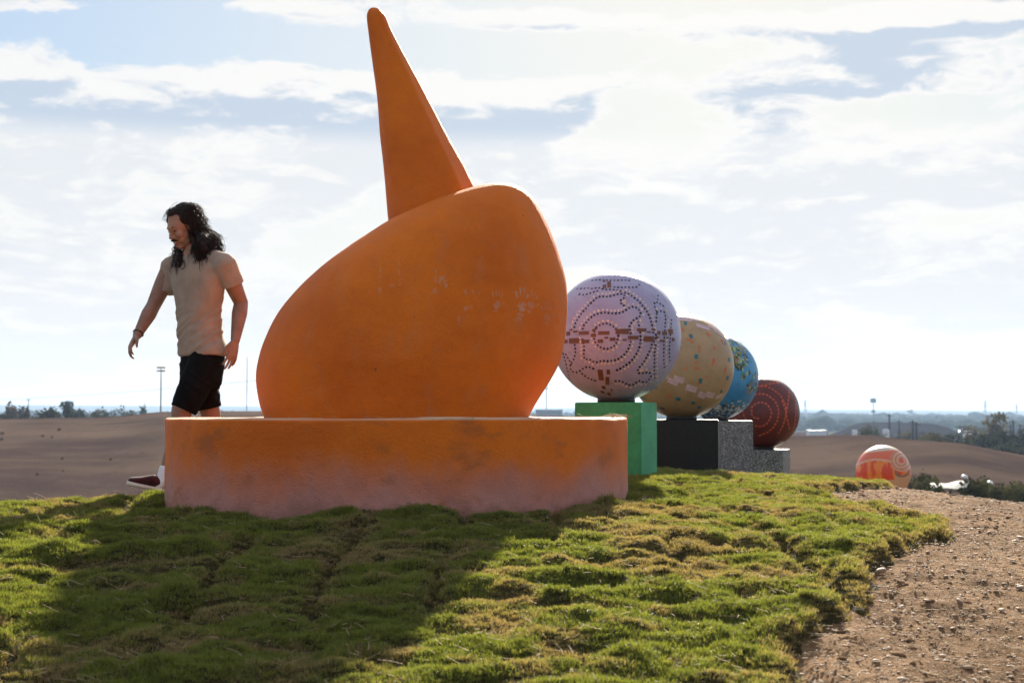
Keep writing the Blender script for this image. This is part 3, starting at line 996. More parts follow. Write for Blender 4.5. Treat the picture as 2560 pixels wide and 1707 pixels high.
LAV = [
 [(485,687),(517,667),(560,650),(600,647),(643,665),(678,687),(712,725),(722,780),(712,825),(695,868),(668,900),(630,916),(590,927),(553,916),(516,900),(483,870),(460,826),(458,740),(485,687)],
 [(335,705),(340,677),(367,643),(390,615),(438,570),(468,552),(505,540),(537,533),(572,527),(612,533),(654,537),(690,538),(730,535),(770,523),(803,502),(834,480),(870,465),(908,470),(942,493),(963,523),(966,553),(948,580),(918,593),(890,608),(865,635),(848,662),(840,692),(852,730),(858,765)],
 [(855,843),(848,877),(835,915),(810,957),(772,998),(738,1023),(693,1045),(652,1050),(610,1056),(573,1054),(535,1054),(498,1068),(457,1066),(425,1044),(392,1030),(363,1038),(350,1015),(347,985),(350,912),(347,877),(327,793)],
 [(245,685),(255,645),(277,603),(308,557),(338,518),(368,487),(396,452),(427,422),(463,390),(495,360),(542,352),(582,358),(624,352),(668,342),(708,330),(747,325),(782,330),(797,357),(770,380),(741,402),(757,436),(795,461)],
 [(795,312),(842,331),(884,360),(926,391),(960,423),(995,466),(1030,510),(1050,549),(1072,600),(1087,653),(1103,748),(1131,766),(1129,817),(1088,870),(1078,910),(1058,956),(1037,998),(1014,1042),(987,1081),(956,1118),(932,1155),(945,1187),(983,1188),(1030,1180),(1062,1180),(1078,1205),(1072,1235),(1040,1275),(1005,1288),(975,1278),(945,1270),(912,1290),(880,1312),(840,1315),(800,1298),(765,1278),(722,1270),(660,1277)],
 [(933,630),(947,668),(963,760),(965,808),(960,860),(948,911),(930,956),(906,997),(875,1040),(837,1079),(800,1101),(760,1128),(714,1152),(670,1160)],
 [(248,880),(256,940),(252,985),(240,1030),(220,1066),(200,1085),(197,1115),(203,1146),(225,1170),(250,1178),(280,1177),(307,1160),(340,1135),(368,1122),(400,1118),(437,1133),(470,1145)],
 [(307,1160),(325,1190),(362,1218),(403,1245),(452,1265),(493,1274)],
 [(112,937),(125,990),(141,1036),(152,1078),(161,1120),(170,1160),(180,1192),(187,1233),(200,1270)], [(152,985),(173,1022),(193,1055),(210,1090),(236,1115)],
 [(275,268),(315,267),(357,265),(395,262),(435,268),(475,262),(515,260),(570,278),(632,277),(687,282),(738,293),(780,300)],
 [(680,253),(727,255),(770,255),(813,252),(855,255),(895,255),(922,250),(945,235),(960,210)], [(300,330),(340,335),(370,330),(413,318),(460,302),(513,288)],
 [(1155,345),(1150,390),(1137,415),(1168,425),(1202,450),(1240,475)], [(1117,427),(1117,463),(1133,500),(1140,540),(1137,580),(1135,620),(1131,660)],
 [(1145,520),(1168,515),(1193,512),(1222,525),(1238,575),(1237,615),(1232,665),(1229,710),(1222,800),(1218,845),(1217,915),(1216,968),(1216,1015),(1217,1060),(1222,1105),(1228,1160)],
 [(1125,877),(1120,930),(1115,988),(1115,1045),(1115,1105),(1113,1150),(1117,1193),(1115,1235),(1118,1270)], [(1300,610),(1297,667),(1290,770),(1280,885),(1278,940),(1278,1000),(1287,1060)],
 [(440,180),(500,172),(570,176),(640,178),(720,178),(800,176),(850,180)]]
blk, crm = [], []
for k, pl in enumerate(LAV):
    a = along(pl, 40)
    blk += [Z6(*q) for q in a]
    if k in (0, 1, 2, 3, 4, 5, 15, 16):
        t_ = np.gradient(along(pl, 43), axis=0)
        t_ /= np.linalg.norm(t_, axis=1)[:, None] + 1e-9
        off = along(pl, 43) + np.stack([t_[:, 1], -t_[:, 0]], -1) * 30
        crm += [Z6(*q) for q in off]
dots_mesh(e1, c1, blk, 0.0075, m_plain('black_dot', (0.010, 0.012, 0.025), 0.35), 'dark_dot')
dots_mesh(e1, c1, crm, 0.0074, m_plain('cream_dot', (0.74, 0.60, 0.46), 0.45), 'cream_dot')

# ---- sand ball (zoom frame origin 1600,760 scale 3.7333)
M_SAND = m_skin('sand_glaze', (0.34, 0.225, 0.120), (0.40, 0.275, 0.155))
e2, c2 = make_ball(1, 'sand coloured mosaic ball with pink bars and teal chips, on the black pedestal', M_SAND)
M_PINK = m_plain('pink_tile', (0.58, 0.40, 0.42), 0.35)
M_TEAL = m_plain('teal_tile', (0.025, 0.16, 0.20), 0.35)
M_ORG = m_plain('orange_chip', (0.58, 0.16, 0.06), 0.4)
Z7 = lambda x, y: (1600 + x / 3.7333, 760 + y / 3.7333)
for mt_, lst in ((M_PINK, [(425, 140, 110, 35, 12), (510, 150, 55, 25, 15), (588, 213, 105, 40, 20), (690, 228, 70, 35, 28), (735, 275, 60, 25, 35), (335, 112, 40, 20, 10), (308, 725, 95, 45, 25), (362, 703, 95, 50, 18), (480, 788, 100, 50, 18), (580, 850, 75, 50, 20), (655, 848, 80, 50, 10), (738, 862, 50, 40, -25), (240, 670, 50, 40, 25)]),
                 (M_TEAL, [(425, 178, 25, 30, 5), (476, 300, 30, 35, -5), (525, 490, 32, 38, -3), (563, 717, 30, 45, 5), (143, 775, 25, 25, 20), (357, 885, 42, 25, 10), (495, 922, 35, 22, 5), (210, 970, 30, 20, 15), (552, 960, 25, 25, 30), (760, 815, 20, 20, 40), (835, 520, 18, 40, 0), (815, 690, 16, 35, 10), (792, 360, 18, 40, -10), (30, 875, 30, 20, 30)]),
                 (M_ORG, [(455, 330, 40, 18, -5), (485, 350, 30, 16, 50), (555, 415, 13, 60, 0), (400, 240, 20, 28, -10), (640, 285, 18, 45, -30), (695, 407, 22, 22, 30), (690, 537, 22, 60, 12), (520, 545, 25, 15, 0), (520, 597, 28, 18, 20), (546, 600, 26, 15, -15), (430, 603, 20, 25, 10), (625, 677, 25, 12, 20), (545, 745, 10, 40, 5), (798, 615, 14, 50, 10), (770, 350, 15, 45, -20), (275, 855, 40, 15, -10), (350, 190, 25, 15, 0), (60, 850, 30, 12, 30)])):
    for x, y, w_, h_, ro in lst:
        q = Z7(x, y)
        put_tile(e2, c2, 1, q[0], q[1], w_ / 3.7333, h_ / 3.7333, ro, mt_)

# ---- blue ball: sea with islands of green chips and a foot of white shards
M_BLUE = m_skin('sea_blue_glaze', (0.035, 0.20, 0.42), (0.075, 0.30, 0.55))
e3, c3 = make_ball(2, 'sea blue mosaic ball with green chip islands, half hidden behind the sand ball', M_BLUE)
def chips(e, c, i, spots, size, mats, name):
    mbs = [MB() for _ in mats]
    for (px, py) in spots:
        k = random.randrange(len(mats))
        p, n = on_ball(c, px, py)
        M = frame_at(p, n, random.uniform(-0.25, 0.25))
        s_ = size * random.uniform(0.7, 1.15) / 2
        s2 = size * random.uniform(0.7, 1.15) / 2
        top = [M @ Vector((a * s_, b * s2, 0.0028)) for a, b in ((-1, -1), (1, -1), (1, 1), (-1, 1))]
        bot = [M @ Vector((a * s_ * 1.05, b * s2 * 1.05, -0.004)) for a, b in ((-1, -1), (1, -1), (1, 1), (-1, 1))]
        mbs[k].rings([bot, top])
    for mb, mt_ in zip(mbs, mats):
        if mb.v:
            o = adopt(mb.build(name, mt_, False), e)
            o['kind'] = 'stuff'
M_GC = [m_plain('green_chip_%s' % a, b, 0.35) for a, b in (('dark', (0.03, 0.07, 0.03)), ('mid', (0.14, 0.22, 0.06)), ('pale', (0.36, 0.48, 0.22)), ('clay', (0.36, 0.20, 0.12)))]
sp_ = []
for gx0, gx1, gy0, gy1, poly in ((820, 1005, 300, 630, [(830, 320), (930, 340), (1000, 430), (1005, 560), (960, 630), (900, 600), (850, 520)]), (985, 1100, 715, 840, [(1000, 760), (1050, 715), (1100, 740), (1090, 800), (1000, 840)]), (950, 985, 655, 700, [(950, 655), (985, 655), (985, 700), (950, 700)]), (1000, 1035, 632, 665, [(1000, 632), (1035, 632), (1035, 665), (1000, 665)]), (1060, 1092, 645, 690, [(1060, 645), (1092, 645), (1092, 690), (1060, 690)])):
    xs, ys = np.meshgrid(np.arange(gx0, gx1, 20), np.arange(gy0, gy1, 22))
    sd = seg_dist(xs.astype(float), ys.astype(float), np.array(poly, float))
    for x, y, d_ in zip(xs.ravel(), ys.ravel(), sd.ravel()):
        if d_ > -4 and random.random() < 0.9:
            sp_.append(Z7(x + random.uniform(-4, 4), y + random.uniform(-4, 4)))
chips(e3, c3, 2, sp_, 0.026, M_GC, 'green_chip')
sp_ = []
for x in range(560, 1060, 15):
    for y in range(905, 1095, 13):
        if random.random() < 0.75 - 0.45 * (y < 935):
            sp_.append(Z7(x + random.uniform(-5, 5), y + random.uniform(-4, 4)))
chips(e3, c3, 2, sp_, 0.017, [m_plain('white_shard', (0.78, 0.74, 0.64), 0.4), m_plain('cream_shard', (0.68, 0.58, 0.42), 0.4), m_plain('navy_shard', (0.03, 0.05, 0.09), 0.4), m_plain('grey_shard', (0.16, 0.20, 0.20), 0.4)], 'shard')

# ---- maroon ball with dashed orange rings
M_MAR = m_skin('maroon_glaze', (0.105, 0.024, 0.022), (0.140, 0.034, 0.032))
e4, c4 = make_ball(3, 'dark maroon ball with dashed orange spiral lines, on the lowest grey pedestal', M_MAR)
MAR = [[(1100,1065),(1060,1055),(1040,1020),(1045,960),(1085,925),(1130,915),(1180,930),(1215,970),(1228,1010),(1218,1060),(1190,1110),(1145,1140),(1090,1140),(1060,1125)],
       [(1080,845),(1130,835),(1190,850),(1235,880),(1270,920),(1290,970),(1295,1030),(1280,1090),(1245,1150),(1200,1190),(1120,1225)],
       [(1100,765),(1180,770),(1245,800),(1310,850),(1350,920),(1365,970),(1360,1040),(1340,1120),(1300,1195),(1270,1225)],
       [(1395,790),(1385,880),(1375,960),(1360,1040),(1340,1110)], [(1330,910),(1355,980),(1370,1060),(1385,1120),(1395,1170)], [(1440,830),(1450,900),(1452,980),(1450,1050),(1440,1120),(1425,1200)],
       [(1105,765),(1170,755),(1240,740),(1300,735)], [(960,1000),(975,1060),(1000,1090)], [(900,1080),(950,1120)]]
mb = MB()
for pl in MAR:
    a = along(pl, 36)
    g_ = np.gradient(a, axis=0)
    for q, t_ in zip(a, g_):
        q1, q2 = Z7(*(q - t_ * 0.32)), Z7(*(q + t_ * 0.32))
        p1, n1 = on_ball(c4, *q1)
        p2, n2 = on_ball(c4, *q2)
        ax = (p2 - p1).normalized()
        sd_ = ax.cross(n1).normalized() * 0.0085
        up_ = n1 * 0.003
        mb.rings([[p1 - sd_ - up_, p1 + sd_ - up_, p1 + sd_ + up_, p1 - sd_ + up_], [p2 - sd_ - up_, p2 + sd_ - up_, p2 + sd_ + up_, p2 - sd_ + up_]])
o = adopt(mb.build('dash', m_plain('orange_dash', (0.60, 0.10, 0.035), 0.4), False), e4)
o['kind'] = 'stuff'

# ---- far ball: flat painted flames and a spiral, as a colour layer on the globe
def m_vcol(name):
    mt, t, b = new_mat(name)
    at = t.n('ShaderNodeAttribute', _props={'attribute_name': 'paint'})
    co = coords(t)
    c = t.mix(t.mr(t.noise(co, 30, 4, 0.6), 0.4, 0.7, 0, 0.25), at.outputs['Color'], (0.3, 0.12, 0.06))
    t.set(b, 'Base Color', c)
    t.set(b, 'Roughness', 0.38)
    return mt
c5 = ball_c[4]
e5 = thing('mosaic_ball', (c5.x, c5.y, c5.z - BALL_R), 'orange and red painted ball with cream spiral, farthest, sunk behind the lawn edge', 'ball')
v5, f5 = sphere_grid(c5, BALL_R, 130, 260)
g5 = adopt(mesh_obj('globe', [tuple(p) for p in v5], f5, m_vcol('flame_paint')), e5)
fw = (c5 - CAM).normalized()
rt = fw.cross(Vector((0, 0, 1))).normalized()
upv = rt.cross(fw).normalized()
q5 = (v5 - np.array(c5)) / BALL_R
U, Vv = q5 @ np.array(rt), q5 @ np.array(upv)
flame = fbm(U * 8 + 30, Vv * 2.2 + 9 + U * 1.6, 5, 7)
col = np.where((flame > 0.5)[:, None], np.array([[0.62, 0.045, 0.012]]), np.array([[0.74, 0.20, 0.015]]))
col = np.where((Vv > 0.44 - 0.35 * (U + 0.2) ** 2)[:, None], np.array([[0.66, 0.13, 0.06]]), col)
col = np.where((np.abs(Vv - (0.46 - 0.35 * (U + 0.2) ** 2)) < 0.035)[:, None], np.array([[0.62, 0.36, 0.25]]), col)
col = np.where((Vv > 0.78 + 0.1 * U)[:, None], np.array([[0.60, 0.50, 0.40]]), col)
su_, sv_ = U - 0.66, Vv - 0.43
sr = np.hypot(su_, sv_)
sa = np.arctan2(sv_, su_)
sp2 = (sr * 7.4 + sa / (2 * math.pi)) % 1.0
spc = np.where((sp2 < 0.24)[:, None], np.array([[0.24, 0.12, 0.075]]), np.array([[0.62, 0.30, 0.17]]))
spc = np.where((sr < 0.09)[:, None], np.array([[0.62, 0.07, 0.02]]), spc)
col = np.where((sr < 0.40)[:, None], spc, col)
col = np.where(((Vv < -0.30 + 0.10 * U) | ((U > 0.42) & (Vv < -0.02 - 0.1 * U)))[:, None], np.array([[0.52, 0.32, 0.18]]), col)
arc = np.abs(np.hypot(U - 0.66, Vv - 0.12) - 0.26)
col = np.where(((arc < 0.045) & (Vv < 0.10) & (U > 0.40))[:, None], np.array([[0.20, 0.11, 0.07]]), col)
set_attr(g5.data, 'paint', np.c_[col, np.ones(len(col))], 'FLOAT_COLOR')

# ---- pedestals
def m_speckle(name, a, b_, scale):
    mt, t, b = new_mat(name)
    co = coords(t)
    f = t.mr(t.noise(co, scale, 3, 0.7), 0.48, 0.60)
    c = t.mix(f, a, b_)
    t.set(b, 'Base Color', c)
    t.set(b, 'Roughness', 0.55)
    t.set(b, 'Normal', t.n('ShaderNodeBump', Strength=0.2, Distance=0.004, Height=t.noise(co, 90, 4, 0.6)))
    return mt
def pedestal(ctr, w, ztop, zbot, yaw, mat, label, lip=0.006):
    M = Matrix.Translation((ctr.x, ctr.y, 0)) @ Matrix.Rotation(R(yaw), 4, 'Z')
    bm = bmesh.new()
    bmesh.ops.create_cube(bm, size=1.0)
    for v_ in bm.verts:
        v_.co = M @ Vector((v_.co.x * w, v_.co.y * w, zbot + (v_.co.z + .5) * (ztop - zbot)))
    bmesh.ops.bevel(bm, geom=list(bm.edges), offset=lip, segments=2, affect='EDGES')
    me = bpy.data.meshes.new('pedestal')
    bm.to_mesh(me)
    bm.free()
    me.materials.append(mat)
    o = bpy.data.objects.new('pedestal', me)
    COL.objects.link(o)
    return tag(o, label, 'pedestal')
tops = [c.z - BALL_R - 0.008 for c in ball_c]
pedestal(ball_c[0], 0.445, tops[0], -0.15, -19, mat_rough('green_painted_wood', (0.040, 0.33, 0.145), 0.16, 5, 0.6, 0.15, 40), 'bright green square pedestal under the lavender ball')
pedestal(ball_c[1] + Vector((-0.02, 0, 0)), 0.64, tops[1], -0.3, -9, mat_rough('black_granite', (0.010, 0.009, 0.010), 0.4, 40, 0.55, 0.08, 80), 'black stone block pedestal under the sand coloured ball')
pedestal(ball_c[2], 0.72, tops[2], -0.45, -8, m_speckle('grey_granite', (0.085, 0.085, 0.092), (0.32, 0.31, 0.32), 85), 'speckled grey granite pedestal under the blue ball')
pedestal(ball_c[3] + Vector((-0.01, 0, 0)), 0.56, tops[3], -0.7, -20, m_speckle('dark_granite', (0.055, 0.052, 0.048), (0.34, 0.33, 0.30), 70), 'low dark speckled granite pedestal under the maroon ball')
pedestal(ball_c[4], 0.50, tops[4], gz(ball_c[4].x, ball_c[4].y) - 0.4, -25, mat_rough('sandstone', (0.34, 0.26, 0.18), 0.2, 8, 0.8, 0.2, 60), 'sandstone block under the orange painted ball behind the lawn edge')
# ------------------------------------------------------------------ the walking person
def m_cloth(name, base, var=0.12, rough=0.85, weave=900, sheen=0.2):
    mt, t, b = new_mat(name)
    co = coords(t)
    c = t.mix(t.mr(t.noise(co, 12, 5, 0.6), 0.3, 0.7), tuple(x * (1 - var) for x in base), tuple(min(1, x * (1 + var)) for x in base))
    t.set(b, 'Base Color', c)
    t.set(b, 'Roughness', rough)
    t.set(b, 'Specular IOR Level', 0.08)
    t.set(b, 'Sheen Weight', sheen)
    t.set(b, 'Normal', t.n('ShaderNodeBump', Strength=0.25, Distance=0.002, Height=t.noise(co, 300, 3, 0.6)))
    return mt

def m_flesh():
    mt, t, b = new_mat('skin')
    co = coords(t)
    c = t.mix(t.mr(t.noise(co, 18, 5, 0.6), 0.3, 0.7), (0.205, 0.100, 0.062), (0.270, 0.136, 0.088))
    c = t.mix(t.mr(t.noise(co, 140, 3, 0.6), 0.55, 0.75, 0, 0.25), c, (0.11, 0.05, 0.035))
    zz = t.n('ShaderNodeSeparateXYZ', i0=co).outputs[2]
    c = t.mix(t.mr(zz, 1.36, 1.42), c, t.mix(1.0, c, (1.6, 1.5, 1.4), 'MULTIPLY'))      # skin paler from the neck up
    t.set(b, 'Base Color', c)
    t.set(b, 'Roughness', 0.48)
    t.set(b, 'Subsurface Weight', 0.08)
    t.set(b, 'Subsurface Radius', (0.012, 0.004, 0.002))
    t.set(b, 'Normal', t.n('ShaderNodeBump', Strength=0.12, Distance=0.002, Height=t.noise(co, 260, 3, 0.6)))
    return mt

PY0 = 8.55
PK = PY0 / FPX
def B(px, py, dy=0.0):
    """a joint: photo pixel at the person's depth, then pushed dy metres away from the camera"""
    return P(px, py, PY0 + dy)

def remesh(mb, voxel, smooth_n, smooth_f=0.5):
    """fuse overlapping shells into one continuous skin"""
    me = bpy.data.meshes.new('tmp')
    me.from_pydata(mb.v, [], mb.f)
    bm = bmesh.new()
    bm.from_mesh(me)
    bmesh.ops.recalc_face_normals(bm, faces=bm.faces)
    bm.to_mesh(me)
    bm.free()
    o = bpy.data.objects.new('tmp', me)
    COL.objects.link(o)
    md = o.modifiers.new('r', 'REMESH')
    md.mode, md.voxel_size = 'VOXEL', voxel
    ms = o.modifiers.new('s', 'SMOOTH')
    ms.factor, ms.iterations = smooth_f, smooth_n
    dg = bpy.context.evaluated_depsgraph_get()
    out = bpy.data.meshes.new_from_object(o.evaluated_get(dg))
    bpy.data.objects.remove(o)
    return out

def link_mesh(name, me, mat, parent):
    me.materials.clear()
    me.materials.append(mat)
    me.polygons.foreach_set('use_smooth', np.ones(len(me.polygons), bool))
    o = bpy.data.objects.new(name, me)
    COL.objects.link(o)
    return adopt(o, parent)

def co_of(me):
    a = np.empty(len(me.vertices) * 3, np.float32)
    me.vertices.foreach_get('co', a)
    return a.reshape(-1, 3)
def no_of(me):
    a = np.empty(len(me.vertices) * 3, np.float32)
    me.vertices.foreach_get('normal', a)
    return a.reshape(-1, 3)

def limb(mb, pts, rad, n=18, k=5):
    """a tapering limb through joints, rounded between them"""
    p = np.array([tuple(q) for q in pts])
    r = np.array(rad)
    t = np.arange(len(p))
    tt = np.linspace(0, len(p) - 1, (len(p) - 1) * k + 1)
    pts2 = [Vector([np.interp(x, t, p[:, j]) for j in range(3)]) for x in tt]
    mb.tube(pts2, list(np.interp(tt, t, r)), n)
    mb.ell(pts2[0], (r[0], 0, 0), (0, r[0], 0), (0, 0, r[0]), 14, 8)
    mb.ell(pts2[-1], (r[-1], 0, 0), (0, r[-1], 0), (0, 0, r[-1]), 14, 8)

def erings(mb, spec, n=28, e=2.0):
    """stack of ellipses: centre, side axis vector, front axis vector"""
    rs = []
    for c, a, b in spec:
        ring = []
        for k in range(n):
            th = 2 * math.pi * k / n
            ct, st = math.cos(th), math.sin(th)
            ct = math.copysign(abs(ct) ** (2 / e), ct)
            st = math.copysign(abs(st) ** (2 / e), st)
            ring.append(Vector(c) + Vector(a) * ct + Vector(b) * st)
        rs.append(ring)
    mb.rings(rs)

def hand(mb, W, D, N, S, k=1.0, curls=(0.35, 0.45, 0.5, 0.6), spread=0.10, thumb_in=0.3):
    """wrist W, direction D to the knuckles, palm normal N, thumb side S"""
    D, N = Vector(D).normalized(), Vector(N).normalized()
    N = (N - D * N.dot(D)).normalized()
    S = D.cross(N).normalized() * (1 if D.cross(N).dot(Vector(S)) > 0 else -1)
    spec = []
    for t, w, th in ((-0.012, .026, .021), (0.0, .027, .020), (0.03, .036, .019), (0.06, .041, .017), (0.085, .041, .014), (0.100, .036, .011)):
        spec.append((W + D * t * k, S * w * k, N * th * k))
    erings(mb, spec, 20)
    lens = (0.040, 0.046, 0.042, 0.033)
    for i in range(4):
        off = (1.5 - i) * 0.0205 * k
        base = W + D * (0.088 - 0.006 * abs(i - 1.3)) * k + S * off
        d = (D + S * (1.5 - i) * spread).normalized()
        p = base
        pts, rad = [p], [0.0098 * k]
        ang = curls[i] * 0.55
        for j, f in enumerate((1.0, 0.66, 0.52)):
            dd = (d * math.cos(ang) + N * math.sin(ang)).normalized()
            p = p + dd * lens[i] * f * k
            pts.append(p)
            rad.append((0.0092, 0.0083, 0.0066)[j] * k)
            ang += curls[i]
        limb(mb, pts, rad, 10, 3)
    b = W + D * 0.022 * k + S * 0.026 * k
    d1 = (D * 0.75 + S * 0.6 + N * thumb_in).normalized()
    d2 = (D * 0.95 + S * 0.15 + N * thumb_in).normalized()
    p1 = b + d1 * 0.042 * k
    p2 = p1 + d2 * 0.032 * k
    p3 = p2 + (D * 0.95 + S * 0.02 + N * (thumb_in + 0.15)).normalized() * 0.024 * k
    limb(mb, [b, p1, p2, p3], [0.0145 * k, 0.0115 * k, 0.0100 * k, 0.0075 * k], 10, 3)

def build_person():
    foot = B(500, 1240)
    gzp = lawn_z(foot.x, foot.y)
    e = thing('person', (foot.x, foot.y, gzp), 'person in tan t-shirt and black shorts with long dark curly hair, walking behind the plinth', 'person')
    SK, HAIR = m_flesh(), None
    # body directions
    Lc = Vector((0.80, -0.60, 0))         # chest: his left
    Fc = Vector((-0.60, -0.80, 0))
    Lp = Vector((0.62, -0.78, 0))         # pelvis
    Fp = Vector((-0.78, -0.62, 0))
    up = Vector((0, 0, 1))
    neck = B(484, 632, 0.01)
    ls, rs = B(562, 663, -0.12), B(428, 668, 0.13)
    le, lw = B(603, 757, -0.02), B(588, 852, -0.10)
    re, rw = B(383, 765, 0.07), B(343, 838, -0.06)
    pel = B(508, 880, 0.0)
    lh, rh = pel + Lp * 0.085 + up * -0.03, pel - Lp * 0.085 + up * -0.03
    lk, la = B(453, 1042, -0.12), B(411, 1192, -0.15)
    rk, ra = B(527, 1050, 0.10), B(578, 1185, 0.10)
    # ---------------------------------------------------------------- head frame
    hc = B(459, 567, -0.02)               # middle of the skull
    Fh = Vector((-0.68, -0.62, -0.36)).normalized()
    Lh = Fh.cross(up) * -1
    Lh = up.cross(Fh).normalized()        # his left
    Uh = Fh.cross(Lh).normalized()
    if Uh.z < 0:
        Uh = -Uh
    def H(f, l, u):
        return hc + Fh * f + Lh * l + Uh * u
    body = MB()
    hs = 1.06
    def HE(f, l, u, rf, rl, ru, mb=body):
        mb.ell(H(f * hs, l * hs, u * hs), Fh * rf * hs, Lh * rl * hs, Uh * ru * hs, 20, 14)
    HE(-0.012, 0, 0.035, 0.093, 0.074, 0.078)          # cranium
    HE(0.030, 0, 0.008, 0.062, 0.066, 0.070)           # forehead and upper face
    HE(0.034, 0, -0.045, 0.054, 0.060, 0.054)          # mid face
    HE(0.030, 0, -0.080, 0.046, 0.046, 0.036)          # jaw
    HE(0.062, 0, -0.100, 0.020, 0.024, 0.017)          # chin
    HE(0.076, 0, 0.016, 0.017, 0.048, 0.010)           # brow ridge
    for s_ in (-1, 1):
        HE(0.058, s_ * 0.038, -0.030, 0.026, 0.024, 0.024)   # cheekbones
        HE(0.050, s_ * 0.030, -0.060, 0.026, 0.024, 0.026)   # smile cheeks
        HE(0.0, s_ * 0.074, -0.014, 0.017, 0.008, 0.030)     # ears
        HE(0.012, s_ * 0.040, -0.074, 0.036, 0.020, 0.026)   # jaw angle
    # nose
    body.rings([[H((f + df) * hs, l * hs, (u + du) * hs) for df, l, du in ((-.01, -w, 0), (-.01, w, 0), (.3 * w, w * .5, 0), (.55 * w, 0, 0), (.3 * w, -w * .5, 0))]
                for f, u, w in ((0.082, 0.010, 0.009), (0.089, -0.006, 0.011), (0.098, -0.024, 0.013), (0.104, -0.036, 0.016), (0.097, -0.045, 0.017), (0.084, -0.047, 0.014))])
    HE(0.101, 0, -0.037, 0.011, 0.011, 0.0095)
    for s_ in (-1, 1):
        HE(0.090, s_ * 0.0125, -0.041, 0.0095, 0.0075, 0.0075)
    HE(0.078, 0, -0.0640, 0.014, 0.024, 0.0065)           # upper lip
    HE(0.076, 0, -0.0800, 0.014, 0.021, 0.0070)           # lower lip
    # neck
    limb(body, [H(-0.035, 0, -0.055), H(-0.030, 0, -0.10), neck + up * 0.01, neck + up * -0.06], [0.054, 0.053, 0.058, 0.075], 20)
    # torso under the shirt
    body.ell((ls + rs) / 2 + up * -0.06, Lc * 0.17, Fc * 0.085, up * 0.11)
    # arms
    limb(body, [ls, ls.lerp(le, 0.45), le, le.lerp(lw, 0.28), le.lerp(lw, 0.7), lw], [0.058, 0.0555, 0.043, 0.047, 0.036, 0.0275])
    limb(body, [rs, rs.lerp(re, 0.45), re, re.lerp(rw, 0.28), re.lerp(rw, 0.7), rw], [0.058, 0.055, 0.043, 0.046, 0.035, 0.0270])
    HAND = 1.0
    ld = (B(579, 900, -0.13) - lw).normalized()
    hand(body, lw, ld, Vector((-0.75, 0.45, 0)), Vector((-0.45, -0.85, 0)), 0.98, (0.16, 0.20, 0.24, 0.30), 0.13, 0.15)
    rd = (B(322, 872, -0.12) - rw).normalized()
    hand(body, rw, rd, Vector((0.85, 0.25, -0.4)), Vector((0.35, -0.9, 0.15)), 0.96, (0.40, 0.48, 0.52, 0.55), 0.05, 0.35)
    # legs
    limb(body, [lh, lh.lerp(lk, 0.5), lk + up * 0.04, lk, lk.lerp(la, 0.28) + Fp * -0.012, lk.lerp(la, 0.7), la], [0.070, 0.066, 0.060, 0.058, 0.059, 0.042, 0.037])
    limb(body, [rh, rh.lerp(rk, 0.5), rk + up * 0.04, rk, rk.lerp(ra, 0.28) + Fp * -0.012, rk.lerp(ra, 0.7), ra], [0.070, 0.066, 0.060, 0.057, 0.059, 0.042, 0.037])
    me = remesh(body, 0.0042, 4, 0.45)
    bo = link_mesh('body', me, SK, e)

    # ---------------------------------------------------------------- t-shirt
    sh = MB()
    hem_l, hem_r = B(444, 893, -0.0), B(570, 884, 0.0)
    def ring_at(t, pxl, pxr, py, L, F, dep, cf=0.0):
        c = (B(pxl, py) + B(pxr, py)) / 2
        hw = (pxr - pxl) / 2 * PK
        # ellipse with axes L*a and F*b whose picture-plane half width is hw
        a = math.sqrt(max(1e-6, (hw * hw - (dep * F.x) ** 2))) / abs(L.x)
        return (c + F * cf, L * a, F * dep)
    spec = [ring_at(0, 459, 512, 636, Lc, Fc, 0.050), ring_at(0, 447, 525, 642, Lc, Fc, 0.066), ring_at(0, 430, 552, 655, Lc, Fc, 0.088), ring_at(0, 421, 566, 675, Lc, Fc, 0.104),
            ring_at(0, 422, 568, 700, Lc, Fc, 0.114), ring_at(0, 428, 566, 725, Lc, Fc, 0.118), ring_at(0, 436, 560, 752, Lc, Fc, 0.117), ring_at(0, 440, 555, 785, Lc, Fc, 0.112),
            ring_at(0, 442, 556, 815, Lc, Fc, 0.110), ring_at(0, 443, 561, 845, Lc.lerp(Lp, .4), Fc.lerp(Fp, .4), 0.114), ring_at(0, 444, 569, 872, Lc.lerp(Lp, .7), Fc.lerp(Fp, .7), 0.120), ring_at(0, 444, 572, 889, Lc.lerp(Lp, .8), Fc.lerp(Fp, .8), 0.121)]
    # tilt the hem a little: lower at the front
    erings(sh, spec, 40, 2.25)
    def sleeve(a, b, pts, r0, r1, flare):
        limb(sh, pts, [r0] * len(pts), 20)
    # sleeves: cones ending in a flat hem
    def cone(p0, p1, r0, r1, n=24):
        d = (p1 - p0).normalized()
        x = d.orthogonal().normalized()
        y = d.cross(x)
        spec = []
        for t in np.linspace(0, 1, 7):
            r = r0 + (r1 - r0) * t
            spec.append((p0.lerp(p1, t), x * r, y * r))
        erings(sh, spec, n)
    ldir = (le - ls).normalized()
    rdir = (re - rs).normalized()
    sh.ell(ls + up * -0.004, (0.072, 0, 0), (0, 0.072, 0), (0, 0, 0.066))
    sh.ell(rs + up * -0.004, (0.066, 0, 0), (0, 0.072, 0), (0, 0, 0.064))
    cone(ls - ldir * 0.02, B(584, 713, -0.075), 0.070, 0.068)
    cone(rs - rdir * 0.02, B(412, 733, 0.10), 0.068, 0.056)
    # yoke between neck and shoulder points
    limb(sh, [neck + up * -0.035, (neck + ls) / 2 + up * 0.002, ls + up * 0.01], [0.062, 0.058, 0.060], 18)
    limb(sh, [neck + up * -0.035, (neck + rs) / 2 + up * 0.002, rs + up * 0.01], [0.060, 0.056, 0.058], 18)
    me = remesh(sh, 0.0062, 7, 0.5)
    v = co_of(me)
    n = no_of(me)
